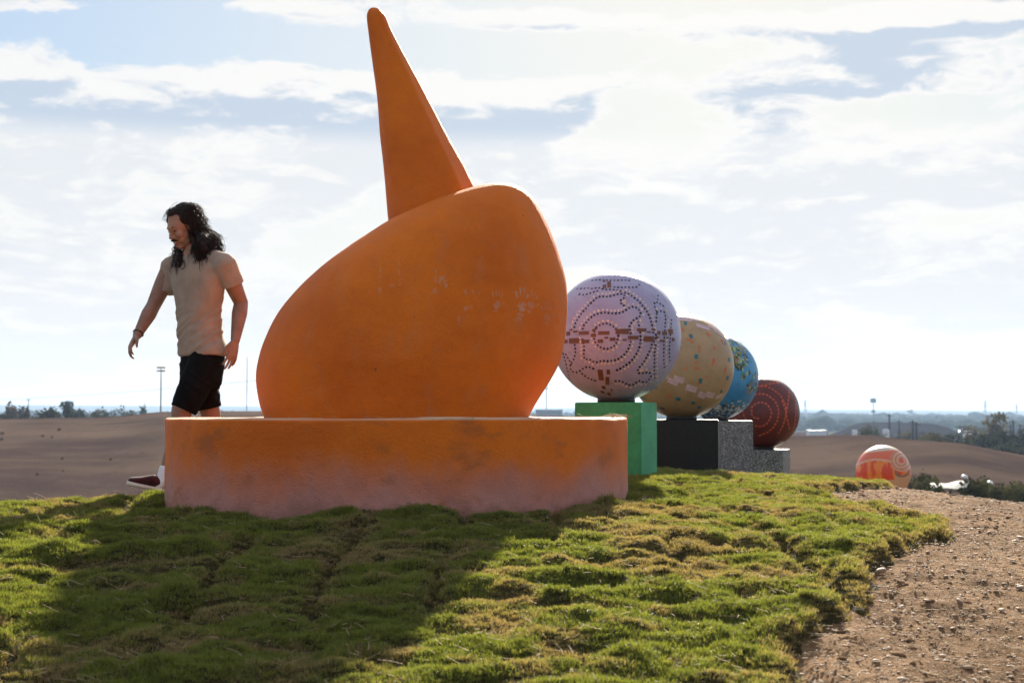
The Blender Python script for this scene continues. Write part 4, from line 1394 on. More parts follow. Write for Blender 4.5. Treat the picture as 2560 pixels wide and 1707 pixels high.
    # folds: diagonal pulls from the armpit to the opposite hip, soft creases at the waist and sleeve
    X = (v[:, 0] - pel.x)
    Zr = (v[:, 2] - pel.z)
    u = X * 0.72 - Zr * 1.0
    wv = fbm(v[:, 0] * 7 + 40, v[:, 2] * 7 + 11, 3, 201) - .5
    low = sstep(-v[:, 2], -(pel.z + 0.36), -(pel.z + 0.20))
    ac, al = Zr * 0.85 - X * 0.55, Zr * 0.55 + X * 0.85
    n1 = fbm(ac * 26 + wv * 1.6 + 50, al * 5 + 20, 2, 203)
    ridge = 1 - np.abs(2 * n1 - 1) * 2.2
    d = np.clip(ridge, -0.6, 1) * 0.0075 * low + wv * 0.007
    chest = (fbm(v[:, 0] * 16 + 3, v[:, 2] * 11 + 3, 3, 205) - .5) * (1 - low) * 0.010
    v = v + n * (d + chest)[:, None]
    me.vertices.foreach_set('co', v.astype(np.float32).ravel())
    me.update()
    shirt = link_mesh('t_shirt', me, m_cloth('tan_cotton', (0.325, 0.243, 0.188), 0.10), e)

    # ---------------------------------------------------------------- shorts
    so = MB()
    spec = [ring_at(0, 455, 560, 868, Lp, Fp, 0.098), ring_at(0, 449, 564, 892, Lp, Fp, 0.112), ring_at(0, 450, 562, 920, Lp, Fp, 0.118), ring_at(0, 450, 556, 950, Lp, Fp, 0.116), ring_at(0, 452, 548, 972, Lp, Fp, 0.108)]
    erings(so, spec, 36, 2.2)
    def leg(p0, p1, r0, r1, n=26):
        d = (p1 - p0).normalized()
        x = d.orthogonal().normalized()
        y = d.cross(x)
        erings(so, [(p0.lerp(p1, t), x * (r0 + (r1 - r0) * t), y * (r0 + (r1 - r0) * t)) for t in np.linspace(0, 1, 8)], n)
    lhem, rhem = B(458, 1025, -0.115), B(521, 1021, 0.085)
    leg(lh + up * -0.01 - Vector((0.01, 0, 0)), lhem, 0.106, 0.080)
    leg(rh + up * -0.01, rhem, 0.106, 0.078)
    me = remesh(so, 0.0065, 6, 0.5)
    v, n = co_of(me), no_of(me)
    w2 = fbm(v[:, 0] * 9 + 5, v[:, 2] * 9 + 8, 3, 211) - .5
    fo = np.clip(1 - np.abs(2 * fbm((v[:, 2] * .8 + v[:, 0] * 0.6) * 22 + 9, (v[:, 0] * .8 - v[:, 2] * .5) * 5 + 4, 2, 213) - 1) * 2.2, -.5, 1) * 0.004 + w2 * 0.008
    me.vertices.foreach_set('co', (v + n * fo[:, None]).astype(np.float32).ravel())
    me.update()
    link_mesh('shorts', me, m_cloth('black_jersey', (0.0055, 0.0055, 0.006), 0.2, 0.9, sheen=0.0), e)

    # ---------------------------------------------------------------- socks and shoes
    M_SOCK, M_SHOE, M_SOLE = m_cloth('white_sock', (0.72, 0.70, 0.74), 0.06), m_cloth('maroon_canvas', (0.055, 0.014, 0.018), 0.3, 0.8), m_cloth('cream_rubber', (0.62, 0.58, 0.52), 0.08, 0.55, sheen=0)
    def shoe(heel, toe, ankle, toe_up):
        d = (toe - heel)
        Ln = d.length
        d.normalize()
        side = d.cross(up).normalized()
        u_ = side.cross(d).normalized()
        sb, so_ = MB(), MB()
        prof = [(0.0, .020, .030), (0.03, .030, .040), (0.10, .034, .046), (0.22, .036, .052), (0.35, .037, .054), (0.48, .040, .050), (0.60, .045, .044), (0.72, .047, .036), (0.84, .044, .028), (0.94, .037, .022), (0.985, .026, .014)]
        # upper: top height per station
        hts = [.048, .066, .076, .076, .080, .086, .074, .060, .051, .044, .034]
        rs_ = []
        for (t, w, _h), h in zip(prof, hts):
            c = heel + d * Ln * t
            ring = []
            for k in range(20):
                th = 2 * math.pi * k / 20
                x, z = math.cos(th) * w, math.sin(th)
                ring.append(c + side * x + u_ * (0.018 + (z * 0.5 + 0.5) * (h - 0.012)))
            rs_.append(ring)
        sb.rings(rs_)
        rs2 = []
        for (t, w, _h) in prof:
            c = heel + d * (Ln * (t * 1.03 - 0.012))
            rs2.append([c + side * (math.copysign(abs(math.cos(2 * math.pi * k / 20)) ** .6, math.cos(2 * math.pi * k / 20)) * (w + 0.006)) + u_ * (0.012 + math.copysign(abs(math.sin(2 * math.pi * k / 20)) ** .5, math.sin(2 * math.pi * k / 20)) * 0.0135) for k in range(20)])
        so_.rings(rs2)
        me_u = remesh(sb, 0.005, 5)
        root = link_mesh('shoe', me_u, M_SHOE, e)
        sl = link_mesh('sole', remesh(so_, 0.0045, 3), M_SOLE, e)
        sl.parent = root
        sl.matrix_parent_inverse = Matrix.Identity(4)
        sk = MB()
        a0 = heel + d * Ln * 0.20 + u_ * 0.050
        limb(sk, [heel + d * Ln * 0.30 + u_ * 0.040, a0 + u_ * 0.02, ankle, ankle + (lk - la).normalized() * 0.055 if toe_up else ankle + (rk - ra).normalized() * 0.055], [0.036, 0.043, 0.0445, 0.0465], 20)
        link_mesh('sock', remesh(sk, 0.005, 4), M_SOCK, e)
    gl = lawn_z(B(428, 1240).x, B(428, 1240, -0.15).y)
    heel = B(430, 1236, -0.15)
    heel.z = max(heel.z, gl + 0.006)
    shoe(heel, B(316, 1211, -0.20), la + Vector((0, 0, -0.01)), True)
    shoe(B(612, 1196, 0.14), B(533, 1243, 0.02), ra, False)
    # ---------------------------------------------------------------- bracelet
    br = MB()
    ax = (re - rw).normalized()
    x_ = ax.orthogonal().normalized()
    y_ = ax.cross(x_)
    cpos = rw.lerp(re, 0.07)
    n_ = 28
    pts = [cpos + (x_ * math.cos(2 * math.pi * k / n_) + y_ * math.sin(2 * math.pi * k / n_)) * 0.0315 for k in range(n_)]
    rs_ = []
    for k, p in enumerate(pts):
        out = (p - cpos).normalized()
        rs_.append([p + (out * math.cos(j * math.pi / 3) + ax * math.sin(j * math.pi / 3)) * 0.0032 for j in range(6)])
    br.rings(rs_ + [rs_[0]], cap=False)
    M_BLACK = m_plain('black_cord', (0.012, 0.010, 0.010), 0.6)
    adopt(br.build('bracelet', M_BLACK), e)
    # ---------------------------------------------------------------- face details
    mth = m_hair()
    def patch(name, pts, rad, mat, n=8):
        m2 = MB()
        m2.tube([H(*[q * hs for q in p]) for p in pts], rad, n)
        return adopt(m2.build(name, mat), e)
    patch('moustache', [(0.080, -0.030, -0.0610), (0.090, -0.020, -0.0560), (0.0945, -0.006, -0.0535), (0.0945, 0.006, -0.0535), (0.090, 0.020, -0.0560), (0.080, 0.030, -0.0610)], [0.0025, 0.0055, 0.0062, 0.0062, 0.0055, 0.0025], mth)
    patch('goatee', [(0.080, -0.012, -0.1040), (0.0845, 0, -0.1060), (0.080, 0.012, -0.1040)], [0.004, 0.008, 0.004], mth)
    for s_ in (-1, 1):
        patch('eyebrow', [(0.084, s_ * 0.014, 0.014), (0.086, s_ * 0.028, 0.020), (0.076, s_ * 0.046, 0.016)], [0.0030, 0.0042, 0.0020], mth)
        patch('eye', [(0.0835, s_ * 0.020, -0.006), (0.0838, s_ * 0.030, -0.0045), (0.076, s_ * 0.042, -0.006)], [0.0024, 0.0040, 0.0022], M_BLACK)
    patch('teeth', [(0.0865, -0.015, -0.0690), (0.0905, 0, -0.0710), (0.0865, 0.015, -0.0690)], [0.0020, 0.0035, 0.0020], m_plain('teeth_white', (0.62, 0.55, 0.48), 0.35))
    # ---------------------------------------------------------------- hair
    hb = MB()
    HB = lambda f, l, u, rf, rl, ru: hb.ell(H(f * hs, l * hs, u * hs), Fh * rf * hs, Lh * rl * hs, Uh * ru * hs, 20, 14)
    HB(-0.030, 0, 0.052, 0.088, 0.080, 0.078)
    HB(-0.070, 0, -0.010, 0.066, 0.078, 0.080)
    HB(-0.090, 0.02, -0.085, 0.050, 0.066, 0.060)
    HB(0.022, 0.0, 0.094, 0.048, 0.056, 0.028)
    HB(0.002, 0.064, 0.052, 0.044, 0.024, 0.046)
    HB(-0.020, 0.078, -0.004, 0.034, 0.020, 0.060)
    HB(0.008, -0.064, 0.052, 0.044, 0.022, 0.045)
    hb.ell(B(505, 615, -0.10), (0.050, 0, 0), (0, 0.045, 0), (0, 0, 0.075))
    hb.ell(B(503, 640, -0.10), (0.036, 0, 0), (0, 0.034, 0), (0, 0, 0.045))
    hb.ell(B(525, 605, 0.00), (0.060, 0, 0), (0, 0.060, 0), (0, 0, 0.055))
    limb(hb, [B(452, 606, 0.075), B(446, 622, 0.055), B(450, 640, 0.02), B(453, 656, -0.03), B(452, 664, -0.05)], [0.024, 0.026, 0.034, 0.032, 0.016], 14)
    me = remesh(hb, 0.006, 4)
    v, n = co_of(me), no_of(me)
    # carve clumps
    cl = (fbm(v[:, 0] * 34 + v[:, 1] * 15, v[:, 2] * 16, 3, 221) - .5) * 0.022
    me.vertices.foreach_set('co', (v + n * cl[:, None]).astype(np.float32).ravel())
    me.update()
    hair = link_mesh('hair', me, mth, e)
    # loose curls over the mass, in one mesh
    r = np.random.default_rng(33)
    st = MB()
    vs_, ns_ = co_of(me), no_of(me)
    ids = r.choice(len(vs_), 2000, replace=False)
    wind = Vector((0.55, 0.1, 0))
    for i_ in ids:
        p = Vector(vs_[i_])
        nrm = Vector(ns_[i_])
        rel = p - hc
        if rel.dot(Fh) > 0.030 and -0.085 < rel.dot(Uh) < 0.112:
            continue
        L_ = r.uniform(0.03, 0.085)
        steps = 9
        ph = r.uniform(0, 6.28)
        cr = r.uniform(0.004, 0.011)
        tang = (Vector((0, 0, -1)) * 1.0 + wind * r.uniform(0.2, 0.9) - Fh * 0.35)
        tang = (tang - nrm * tang.dot(nrm) * 0.9).normalized()
        a_ = tang.orthogonal().normalized()
        b_ = tang.cross(a_)
        pts = []
        for s2 in range(steps):
            t = s2 / (steps - 1)
            pts.append(p + nrm * (0.003 + 0.018 * t * r.uniform(0.6, 1)) + tang * L_ * t + (a_ * math.cos(ph + t * 11) + b_ * math.sin(ph + t * 11)) * cr * (0.3 + t) + Vector((0, 0, -0.02 * t * t)))
        w0 = r.uniform(0.0006, 0.0019)
        st.tube(pts, [w0] * (steps - 3) + [w0 * .8, w0 * .5, w0 * .2], 4, False)
    # stray wisps of the silhouette, traced at their own depth
    for pl, w0 in (([(446, 505), (432, 512), (421, 528), (418, 540), (422, 545)], .0012), ([(470, 508), (492, 518), (500, 525), (508, 517)], .0010), ([(500, 535), (515, 545), (518, 560), (512, 566)], .0014),
                   ([(515, 570), (530, 580), (534, 594), (528, 602)], .0016), ([(528, 598), (545, 604), (556, 612), (552, 622), (542, 618), (545, 608)], .0018), ([(540, 606), (558, 616), (563, 626), (556, 630)], .0014),
                   ([(434, 616), (437, 628), (442, 640)], .003), ([(455, 648), (462, 660), (458, 672), (448, 668), (450, 658)], .002), ([(448, 645), (440, 655), (438, 664), (446, 668)], .002), ([(515, 648), (525, 640), (530, 644)], .0016)):
        dy = -0.09 if pl[0][0] < 480 or pl[0][1] > 640 else 0.02
        if 540 < pl[0][1] < 560 and pl[0][0] < 480:
            dy = -0.12
        c3 = smooth_curve(pl, 0)[::6]
        st.tube([B(a, b, dy) for a, b in c3], [w0] * (len(c3) - 1) + [w0 * .3], 5, False)
    cur = adopt(st.build('curls', mth), e)
    cur.parent = hair
    cur.matrix_parent_inverse = Matrix.Identity(4)
    return e

def m_hair():
    mt = bpy.data.materials.get('dark_hair')
    if mt:
        return mt
    mt, t, b = new_mat('dark_hair')
    co = coords(t)
    t.set(b, 'Base Color', t.mix(t.mr(t.noise(co, 60, 4, 0.6), 0.35, 0.7), (0.006, 0.004, 0.004), (0.030, 0.014, 0.010)))
    t.set(b, 'Roughness', 0.55)
    t.set(b, 'Specular IOR Level', 0.22)
    return mt
person = build_person()
# ------------------------------------------------------------------ background
def m_leaf(name, col, trans=0.25):
    mt, t, b = new_mat(name)
    co = coords(t)
    c = t.mix(t.mr(t.noise(co, 0.5, 4, 0.6), 0.3, 0.7), tuple(x * 0.6 for x in col), tuple(x * 1.35 for x in col))
    df = t.n('ShaderNodeBsdfDiffuse', Color=c)
    tr = t.n('ShaderNodeBsdfTranslucent', Color=c)
    mx = t.n('ShaderNodeMixShader', i0=trans, i1=df.outputs[0], i2=tr.outputs[0])
    t.set(mt.node_tree.nodes['Material Output'], 'Surface', mx.outputs[0])
    return mt
M_LEAFS = {'dark': m_leaf('dark_leaves', (0.042, 0.044, 0.018)), 'mid': m_leaf('mid_leaves', (0.070, 0.070, 0.026)), 'olive': m_leaf('olive_leaves', (0.100, 0.080, 0.034)), 'bare': m_leaf('twiggy_leaves', (0.085, 0.070, 0.050)), 'blue': m_leaf('far_leaves', (0.045, 0.060, 0.035))}
M_BARK = mat_rough('bark', (0.085, 0.065, 0.050), 0.3, 3, 0.9, 0.4, 20)

def crown_mesh(cx, cy, z0, z1, hw, n, leaf, seed, lobes=7, gappy=0.0):
    r = np.random.default_rng(seed)
    h = z1 - z0
    L = []
    for k in range(lobes):
        a = r.uniform(0, 2 * math.pi)
        rad = r.uniform(0.15, 0.62) * hw
        zc = z0 + h * r.uniform(0.25, 0.78)
        L.append((cx + rad * math.cos(a), cy + rad * math.sin(a), zc, r.uniform(0.34, 0.55) * hw, r.uniform(0.20, 0.32) * h))
    L.append((cx, cy, z0 + h * 0.5, hw * 0.6, h * 0.42))
    V, F = [], []
    for _ in range(n):
        lx_, ly_, lz_, lr, lh = L[r.integers(len(L))]
        d = r.normal(size=3)
        d /= np.linalg.norm(d)
        rr_ = r.uniform(0.55, 1.04) if r.uniform() > gappy else r.uniform(0.9, 1.2)
        p = np.array([lx_ + d[0] * lr * rr_, ly_ + d[1] * lr * rr_, min(z1, max(z0 - 0.02 * h, lz_ + d[2] * lh * rr_))])
        a, b = r.normal(size=3), r.normal(size=3)
        a = a / np.linalg.norm(a) * leaf * r.uniform(0.6, 1.3)
        b = b / np.linalg.norm(b) * leaf * r.uniform(0.4, 0.9)
        o = len(V)
        V += [p - a, p + b, p + a, p - b]
        F.append((o, o + 1, o + 2, o + 3))
    V = np.array(V)
    zq = np.quantile(V[:, 2], 0.985)
    V[:, 2] = z0 + (V[:, 2] - z0) * (z1 - z0) / max(1e-6, zq - z0)
    return V, F

def tree(name, label, px, ptop, wpx, d, leaf='dark', n=520, group=None, cat='tree', seed=None, low=0.12, gappy=0.0, pbase=None, lobes=7, lsize=0.055):
    x = P(px, 1000, d).x
    zb = gz(x, d) if pbase is None else P(px, pbase, d).z
    zt = P(px, ptop, d).z
    hw = wpx * 0.62 * d / FPX
    h = zt - zb
    seed = seed if seed is not None else int(px * 7 + ptop)
    e = thing(name, (x, d, zb), label, cat, group)
    v_, f_ = crown_mesh(x, d, zb + h * low, zt, hw, n, max(h, 2 * hw) * lsize, seed, lobes, gappy)
    adopt(mesh_obj('crown', v_, f_, M_LEAFS[leaf], False), e)
    mb = MB()
    rt_ = max(0.06, h * 0.022)
    r = random.Random(seed)
    mb.tube([(x, d, zb - 0.3), (x + h * 0.01, d, zb + h * 0.25), (x + h * 0.02, d, zb + h * 0.62)], [rt_ * 1.3, rt_, rt_ * 0.4], 7)
    for k in range(5):
        a = r.uniform(0, 6.28)
        z0 = zb + h * r.uniform(0.2, 0.5)
        mb.tube([(x, d, z0), (x + math.cos(a) * hw * 0.35, d + math.sin(a) * hw * 0.35, z0 + h * 0.18), (x + math.cos(a) * hw * 0.7, d + math.sin(a) * hw * 0.7, z0 + h * 0.30)], [rt_ * .5, rt_ * .3, rt_ * .1], 5)
    adopt(mb.build('trunk', M_BARK), e)
    return e

# left skyline, behind the brown ridge
G1 = 'scrub along the ridge left of the person'
for a in [('scrub_tree', 'tall twiggy scrub tree at the extreme left of the skyline', 31, 1008, 34, 330, 'bare', 420, .3), ('scrub_tree', 'thin twiggy scrub tree just right of the tallest left skyline scrub', 50, 1014, 20, 335, 'bare', 260, .3),
          ('scrub_tree', 'small twiggy scrub tree beside the thin distant pole', 66, 1017, 16, 335, 'bare', 220, .3), ('bush', 'low dark bush at the left picture edge on the skyline', 4, 1028, 40, 320, 'dark', 300, .0),
          ('bush', 'broad round dark green bush between the pole and the lone tree', 132, 1019, 62, 320, 'dark', 620, .0), ('bush', 'low bush filling the gap left of the broad round bush', 92, 1026, 46, 325, 'dark', 320, .0),
          ('tree', 'lone umbrella-crowned tree standing above the skyline bushes', 172, 1000, 32, 330, 'dark', 420, .2), ('bush', 'dark bush directly right of the lone umbrella-crowned tree', 205, 1021, 44, 320, 'dark', 420, .0),
          ('bush', 'dark bush in the middle of the skyline row left of the lamp mast', 240, 1020, 40, 318, 'mid', 380, .0), ('bush', 'small dark bush where the skyline row thins out', 272, 1021, 30, 318, 'dark', 300, .0), ('bush', 'low dark bush near the right end of the left skyline row', 304, 1020, 44, 322, 'dark', 360, .0),
          ('bush', 'last low bush of the left skyline row', 332, 1022, 24, 325, 'dark', 240, .0), ('tree', 'small distant rounded tree between the bush row and the lamp mast', 356, 1016, 22, 420, 'blue', 260, .1)]:
    tree(a[0], a[1], a[2], a[3] + 4, a[4] * 1.1, a[5], a[6], int(a[7] * 1.3), None, a[0].split('_')[-1], gappy=a[8], low=0.45 if 'umbrella' in a[1] else 0.06)
# right: trees and bushes behind the right-hand brown hill
for a in [('tree', 'tall loose-crowned tree standing highest among the right-hand trees', 2476, 1036, 78, 300, 'olive', 900, .25), ('tree', 'lower sprawling left shoulder tree beside the tallest right-hand tree', 2432, 1066, 50, 300, 'olive', 420, .1),
          ('tree', 'dense dark green tree below the tallest right-hand tree', 2450, 1086, 80, 260, 'dark', 700, 0), ('tree', 'dense dark tree right of the tallest tree near the picture edge', 2515, 1078, 74, 265, 'dark', 700, 0), ('tree', 'dense dark tree cut by the right picture edge', 2556, 1074, 56, 262, 'dark', 560, 0),
          ('bush', 'dark bush on the brow below the dense trees near the right edge', 2500, 1108, 80, 235, 'dark', 560, 0), ('bush', 'dark bush lowest on the brow at the right picture edge', 2550, 1118, 60, 230, 'dark', 460, 0), ('bush', 'olive bush left of the lit pole lamp behind the hill', 2345, 1083, 60, 255, 'olive', 460, 0),
          ('bush', 'dark round bush under the lit pole lamp', 2382, 1084, 50, 250, 'dark', 420, 0), ('bush', 'dark bush right below the lit lamp pole', 2415, 1094, 40, 240, 'dark', 340, 0), ('bush', 'low bush behind the brow left of the olive bush', 2312, 1090, 36, 250, 'mid', 300, 0),
          ('tree', 'twin-crowned green tree before the middle of the dark mound', 2164, 1066, 44, 300, 'mid', 480, 0), ('tree', 'narrow green tree right of the twin-crowned one before the mound', 2187, 1067, 16, 300, 'mid', 220, 0), ('bush', 'low green bush before the left foot of the dark mound', 2112, 1083, 34, 290, 'mid', 260, 0),
          ('bush', 'low bush between the small white houses and the pole pair', 2200, 1083, 30, 280, 'dark', 240, 0), ('bush', 'brownish bush beside the dark double pole', 2262, 1076, 44, 290, 'olive', 340, 0.1), ('bush', 'small dark bush at the foot of the leaning pole', 2242, 1084, 20, 280, 'dark', 200, 0), ('bush', 'brown bush right behind the dark double pole', 2300, 1082, 30, 300, 'bare', 240, 0.1)]:
    tree(a[0], a[1], a[2], a[3], a[4], a[5], a[6], a[7], None, a[0], gappy=a[8], low=0.15)
# at the foot of the hilltop, right
for a in [('bush', 'dark leafy treetop directly right of the orange painted ball', 2300, 1193, 80, 82, 'dark', 1000), ('bush', 'olive treetop just left of the white canopy at the hill foot', 2312, 1208, 44, 80, 'olive', 560), ('bush', 'dark treetop right of the white canopy by the lamp post', 2452, 1204, 50, 84, 'dark', 700),
          ('bush', 'dark treetop between the two white-headed lamps', 2440, 1214, 40, 78, 'dark', 560), ('bush', 'dark treetop right of the second white-headed lamp', 2505, 1213, 90, 80, 'dark', 900), ('bush', 'treetop lowest at the right picture edge by the dirt', 2553, 1222, 80, 78, 'mid', 800), ('bush', 'low dark treetop behind the dirt rim right of the ball', 2335, 1222, 100, 72, 'dark', 900), ('bush', 'low dark treetop behind the dirt rim under the lamp post', 2440, 1223, 120, 70, 'dark', 1100)]:
    tree(a[0], a[1], a[2], a[3] - 3, a[4] * 1.35, a[5], a[6], int(a[7] * 1.5), None, 'treetop', low=0.25, lsize=0.036, lobes=10)
# little dark shrubs dotted on the left brown slope and the right one
for i, (px, py, w_, lab) in enumerate([(6, 1086, 24, 'small dark shrub highest at the left edge of the brown slope'), (4, 1101, 22, 'small dark shrub at the left edge just under another one'), (148, 1076, 20, 'small dark shrub highest on the brown slope left of the person'), (107, 1092, 18, 'left one of two neighbouring dark shrubs on the brown slope'),
                                       (129, 1094, 15, 'right one of two neighbouring dark shrubs on the brown slope'), (155, 1148, 18, 'small dark shrub midway down the brown slope'), (278, 1150, 16, 'small dark shrub on the brown slope nearest the person'), (92, 1188, 20, 'small green shrub low on the brown slope above the turf'), (158, 1179, 14, 'tiny dark shrub low on the brown slope'),
                                       (2308, 1174, 12, 'tiny dark shrub alone on the right brown hill')]):
    d_ = ground_hit(px, py, 85, 260)
    x, y = d_
    z = gz(x, y)
    hw = w_ * 0.30 * y / FPX
    e = thing('shrub', (x, y, z), lab, 'shrub')
    v_, f_ = crown_mesh(x, y, z, z + hw * 0.9, hw, 90, hw * 0.28, 500 + i, 4)
    adopt(mesh_obj('foliage', v_, f_, M_LEAFS['bare'], False), e)

# dark mound in the middle distance, right
def mound(pts, d, depth, name, mat, label):
    """a rounded ridge whose skyline follows pts"""
    px = np.array([p[0] for p in pts], float)
    xs = np.linspace(px[0], px[-1], 60)
    top = np.interp(xs, px, [p[1] for p in pts])
    V = []
    nj = 14
    for a, b in zip(xs, top):
        p = P(a, b, d)
        zb = -14.5
        for j in range(nj):
            t = j / (nj - 1) * 2 - 1
            V.append((p.x * (1 + t * depth / d), d + t * depth, zb + (p.z - zb) * (math.cos(t * math.pi / 2) ** 0.8)))
    return tag(mesh_obj(name, np.array(V), grid_faces(60, nj), mat), label, None, None, 'structure')
mound([(2040, 1100), (2067, 1090), (2100, 1076), (2140, 1058), (2165, 1055), (2230, 1055), (2330, 1058), (2370, 1068), (2405, 1086), (2430, 1100)], 600, 90, 'hill', mat_rough('dark_spoil', (0.030, 0.029, 0.036), 0.3, 0.03, 0.95, 0, spec=0.0), 'long dark flat-topped mound in the middle distance')
mound([(2500, 1100), (2530, 1078), (2560, 1062), (2640, 1050), (2760, 1060), (2820, 1100)], 620, 90, 'hill', bpy.data.materials['dark_spoil'], 'second dark mound rising at the right picture edge')

# far woodland: canopies massed over the rise
def woodland():
    r = np.random.default_rng(9)
    ico = bmesh.new()
    bmesh.ops.create_icosphere(ico, subdivisions=1, radius=1.0)
    bv = np.array([v_.co for v_ in ico.verts])
    bf = np.array([[v_.index for v_ in f_.verts] for f_ in ico.faces])
    ico.free()
    n = 5200
    az = r.uniform(-0.42, 0.42, n)
    rad = 600 + 2100 * np.sqrt(r.uniform(0.02, 1, n))
    keep_ = (az > 0.14) | (rad > 1500)
    az, rad = az[keep_], rad[keep_]
    X_, Y_ = rad * np.sin(az), rad * np.cos(az)
    Z_ = terrain(X_, Y_)
    s_ = r.uniform(3.2, 6.5, len(X_)) * np.where(r.uniform(size=len(X_)) < 0.03, 1.7, 1.0)
    jit = r.normal(0, 0.16, (len(X_), len(bv), 3)) + bv[None]
    V = jit * np.stack([s_ * 1.3, s_ * 1.3, s_ * 0.8], -1)[:, None, :] + np.stack([X_, Y_, Z_ + s_ * 0.35], -1)[:, None, :]
    F = (bf[None] + (np.arange(len(X_)) * len(bv))[:, None, None]).reshape(-1, 3)
    o = mesh_obj('woodland', V.reshape(-1, 3), F, M_LEAFS['blue'], False)
    return tag(o, 'far-off woods massed over the low rise under the horizon', 'woodland', None, 'stuff')
woodland()

# ------------------------------------------------------------------ masts, poles, wires, houses
M_STEEL = mat_rough('galvanised_steel', (0.24, 0.25, 0.26), 0.15, 2, 0.5, 0)
M_POLE = mat_rough('weathered_pole', (0.020, 0.017, 0.016), 0.2, 2, 0.95, 0, spec=0.02)
M_LAMPW = mat_rough('white_enamel', (0.80, 0.80, 0.78), 0.05, 5, 0.3, 0)
def mast(px, ptop, d, rad, name, label, cat, top=None, mat=M_STEEL, arms=(), group=None):
    x = P(px, 1000, d).x
    zb, zt = gz(x, d), P(px, ptop, d).z
    e = thing(name, (x, d, zb), label, cat, group)
    mb = MB()
    mb.tube([(x, d, zb - 0.5), (x, d, (zb + zt) / 2), (x, d, zt)], [rad * 1.25, rad, rad * 0.7], 8)
    adopt(mb.build('pole', mat), e)
    for (dz, w_, th) in arms:
        a = MB()
        a.box((x - w_ / 2, d - th / 2, zt - dz - th / 2), (x + w_ / 2, d + th / 2, zt - dz + th / 2))
        adopt(a.build('crossarm', mat, False), e)
    return e, x, zb, zt
# stadium light mast with two rows of lamps
d_ = 300
e, x, zb, zt = mast(402, 917, d_, 0.16, 'floodlight_mast', 'tall floodlight mast with two rows of lamps left of the person', 'light mast')
k_ = d_ / FPX
for row, pz in enumerate((919, 927)):
    z = P(402, pz, d_).z
    a = MB().box((x - 0.85, d_ - 0.06, z - 0.06), (x + 0.85, d_ + 0.06, z + 0.06))
    adopt(a.build('crossarm', M_STEEL, False), e)
    for j in range(6):
        xx = x - 0.75 + j * 0.30
        m2 = MB()
        M_ = Matrix.Translation((xx, d_ - 0.1, z + 0.05)) @ Matrix.Rotation(R(25), 4, 'X')
        m2.rings([[M_ @ Vector((q * math.cos(t_ * math.pi / 4), yy, q * math.sin(t_ * math.pi / 4))) for t_ in range(8)] for q, yy in ((0.06, 0.16), (0.14, 0.05), (0.17, -0.12), (0.16, -0.14))])
        adopt(m2.build('lamp', M_POLE), e)
mast(617, 892, 420, 0.13, 'radio_mast', 'slender pale radio mast right behind the walking person', 'mast')
mast(1366, 962, 420, 0.16, 'light_mast', 'slender pale mast between the orange bulb and the green pedestal', 'mast', arms=((0.3, 1.3, 0.25), (1.1, 1.0, 0.25)))
mast(71, 996, 380, 0.14, 'utility_pole', 'thin utility pole above the scrub at the far left', 'pole', mat=M_POLE, arms=((0.4, 1.6, 0.14),))
# cell tower
e, x, zb, zt = mast(2183, 994, 1500, 0.55, 'cell_tower', 'tall cell tower with a bulb of antennas on the right skyline', 'tower', mat=M_POLE)
for zz, q in ((0.0, 2.6), (-6.0, 1.6)):
    m2 = MB()
    for j in range(8):
        a = j * math.pi / 4
        m2.box((-0.45, -0.3, -2.4 if q > 2 else -1.2), (0.45, 0.3, 2.4 if q > 2 else 1.2), Matrix.Translation((x + math.cos(a) * q, 1500 + math.sin(a) * q, zt - 3.0 + zz * 1.9)) @ Matrix.Rotation(a, 4, 'Z'))
    m2.tube([(x, 1500, zt - 4 + zz * 1.9), (x, 1500, zt - 1.5 + zz * 1.9)], q * 0.8, 8)
    adopt(m2.build('antenna_cluster', M_POLE, False), e)
# lattice pylons
def pylon(px, ptop, d, label):
    x = P(px, 1000, d).x
    zb, zt = gz(x, d), P(px, ptop, d).z
    e = thing('pylon', (x, d, zb), label, 'pylon', None)
    h = zt - zb
    m2 = MB()
    for sx, sy in ((-1, -1), (1, -1), (1, 1), (-1, 1)):
        m2.tube([(x + sx * h * .07, d + sy * h * .07, zb), (x + sx * h * .012, d + sy * h * .012, zt)], 0.28, 4)
    for k in range(7):
        t = k / 7
        w = h * (.07 - .058 * t)
        w2 = h * (.07 - .058 * (t + 1 / 7))
        m2.tube([(x - w, d - w, zb + h * t), (x + w2, d - w2, zb + h * (t + 1 / 7))], 0.18, 4)
        m2.tube([(x + w, d - w, zb + h * t), (x - w2, d - w2, zb + h * (t + 1 / 7))], 0.18, 4)
    adopt(m2.build('lattice', M_STEEL, False), e)
    for t in (.98, .86, .74):
        a = MB().box((x - h * .12, d - .25, zb + h * t - .25), (x + h * .12, d + .25, zb + h * t + .25))
        adopt(a.build('crossarm', M_STEEL, False), e)
pylon(2463, 1001, 1900, 'pale lattice pylon above the tall tree on the right skyline')
pylon(2013, 1000, 1900, 'pale lattice pylon just right of the maroon ball')
pylon(2541, 1010, 2300, 'faint small lattice pylon at the far right skyline')
# water tower
e = thing('water_tower', P(2275, 1036, 2200), 'tiny water tower on the wooded skyline at right', 'water tower')
x, zt = P(2275, 1022, 2200).x, P(2275, 1022, 2200).z
zb = gz(x, 2200)
m2 = MB()
m2.ell((x, 2200, zt - 3.0), (5.2, 0, 0), (0, 5.2, 0), (0, 0, 3.0))
adopt(m2.build('tank', M_STEEL), e)
m2 = MB()
m2.tube([(x, 2200, zb), (x, 2200, zt - 3)], 1.6, 10)
adopt(m2.build('pole', M_STEEL), e)
